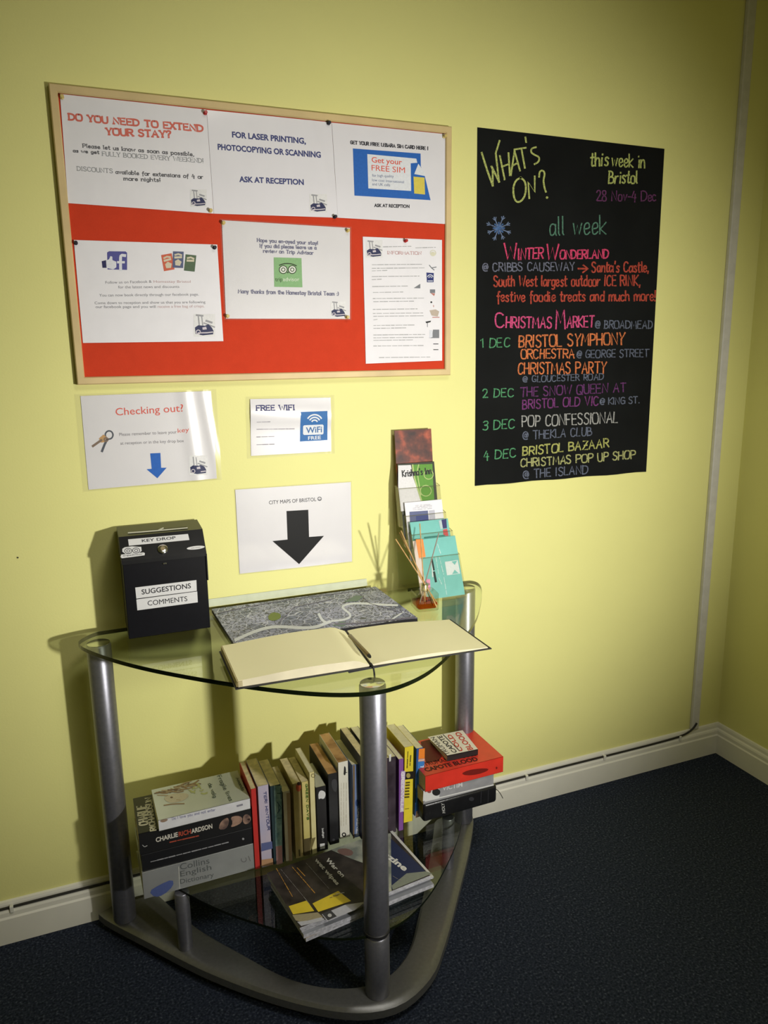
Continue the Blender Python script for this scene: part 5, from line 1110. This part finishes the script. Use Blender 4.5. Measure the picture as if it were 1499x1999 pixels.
for k, (dx, dy, an, th) in enumerate(offs):
    Rr = Matrix.Rotation(math.radians(an), 3, 'Z'); org = A0+V((dx, dy, 0))
    magazine(('bottom magazine of the pile on the glass shelf', 'second magazine up from the glass shelf', 'middle magazine of the pile, navy cover hidden', 'magazine directly under the top one of the pile')[k], V((org.x, org.y, 0)), Rr @ u_, Rr @ r_, Wd-.002, Hd-.006+.004*k, z_, th, cols[k], SIDE)
    z_ += th+.0002
e = magazine('glossy dark magazine reading War on wet wipes topping the pile on the shelf', V((A0.x, A0.y, 0)), u_, r_, Wd, Hd, z_, zmag-z_, mat('dark_magazine_cover', (.030, .024, .020), .45, spec=.25, coat=.05, scale=30, stops=[(.35, (.016, .013, .012)), (.7, (.05, .04, .035))]), SIDE)
FMg = Face((0, 0, zmag), (0, 0, 1), (0, 1, 0), eps=.0005); FMh = Face((0, 0, zmag), (0, 0, 1), (0, 1, 0), eps=.0009)
def B6(x, y): return (500+x/3.7475, 1580+y/3.7475)
p = Print(FMg)
p.poly([B6(*q) for q in ((545, 298), (800, 208), (985, 175), (1010, 470), (990, 600), (820, 640), (800, 400), (690, 360))], 0)
p.poly([B6(*q) for q in ((985, 215), (1110, 330), (1240, 455), (1100, 530), (990, 590))], 1)
p.poly([B6(*q) for q in ((1100, 470), (1240, 455), (1290, 470), (1000, 590), (990, 560))], 2)
p.poly([B6(*q) for q in ((238, 710), (370, 668), (425, 745), (270, 770))], 3); p.poly([B6(*q) for q in ((412, 690), (600, 598), (695, 672), (455, 752))], 3)
p.poly([B6(*q) for q in ((265, 775), (450, 755), (490, 790), (330, 825), (290, 815))], 4); p.poly([B6(*q) for q in ((300, 825), (330, 855), (500, 810), (480, 790), (380, 815))], 5); p.poly([B6(*q) for q in ((480, 770), (650, 700), (800, 678), (720, 740), (640, 770), (520, 820))], 5)
p.build('cover_print', [mat('pale_cover_area', (.26, .28, .24), .35, scale=25, coat=.4, stops=[(.4, (.16, .18, .16)), (.6, (.34, .35, .29))]), ink((.018, .026, .07)), ink((.20, .22, .18)), mat('yellow_note', (.62, .47, .03), .45), ink((.30, .26, .16)), ink((.42, .42, .46))], e)
p = Print(FMh); p.poly(smoothpts([B6(*q) for q in ((585, 300), (640, 285), (690, 295), (715, 320), (690, 345), (620, 335))], 1, True), 0); p.poly([B6(*q) for q in ((482, 765), (545, 740), (590, 785), (525, 815))], 1); p.disc(*B6(538, 778), 4, 3.4, mi=2)
for k in range(3): p.dashes(B6(540+22*k, 650-14*k), B6(600+22*k, 632-10*k), 1.2, k, )
p.build('cover_picture', [ink((.17, .10, .09)), ink((.05, .05, .055)), ink((.45, .45, .45))], e)
p = Print(FMh); bfont(p, 'War on', B6(505, 372), B6(628, 500), 8.5, up=(1, -.62), bold=.03); bfont(p, 'wet wipes', B6(425, 372), B6(590, 558), 8.0, up=(1, -.62), bold=.03); bfont(p, 'magazine', B6(800, 240), B6(1085, 455), 12, up=(1, -.7), bold=.04); p.build('cover_words', ink((.62, .61, .58)), e)
p = Print(FMh)
for a, b_ in (((148, 435), (265, 640)), ((265, 425), (430, 615)), ((300, 430), (365, 498))): p.dashes(B6(*a), B6(*b_), 1.7, 2)
p.build('orange_words', ink((.42, .22, .05)), e)
p = Print(FMh)
for a, b_ in (((180, 440), (395, 700)), ((365, 395), (535, 585)), ((1000, 490), (1065, 530))): p.dashes(B6(*a), B6(*b_), 1.0, 2)
p.build('grey_words', ink((.22, .21, .20)), e)

for o in bpy.data.objects:
    if '_o' in o.keys(): del o['_o']
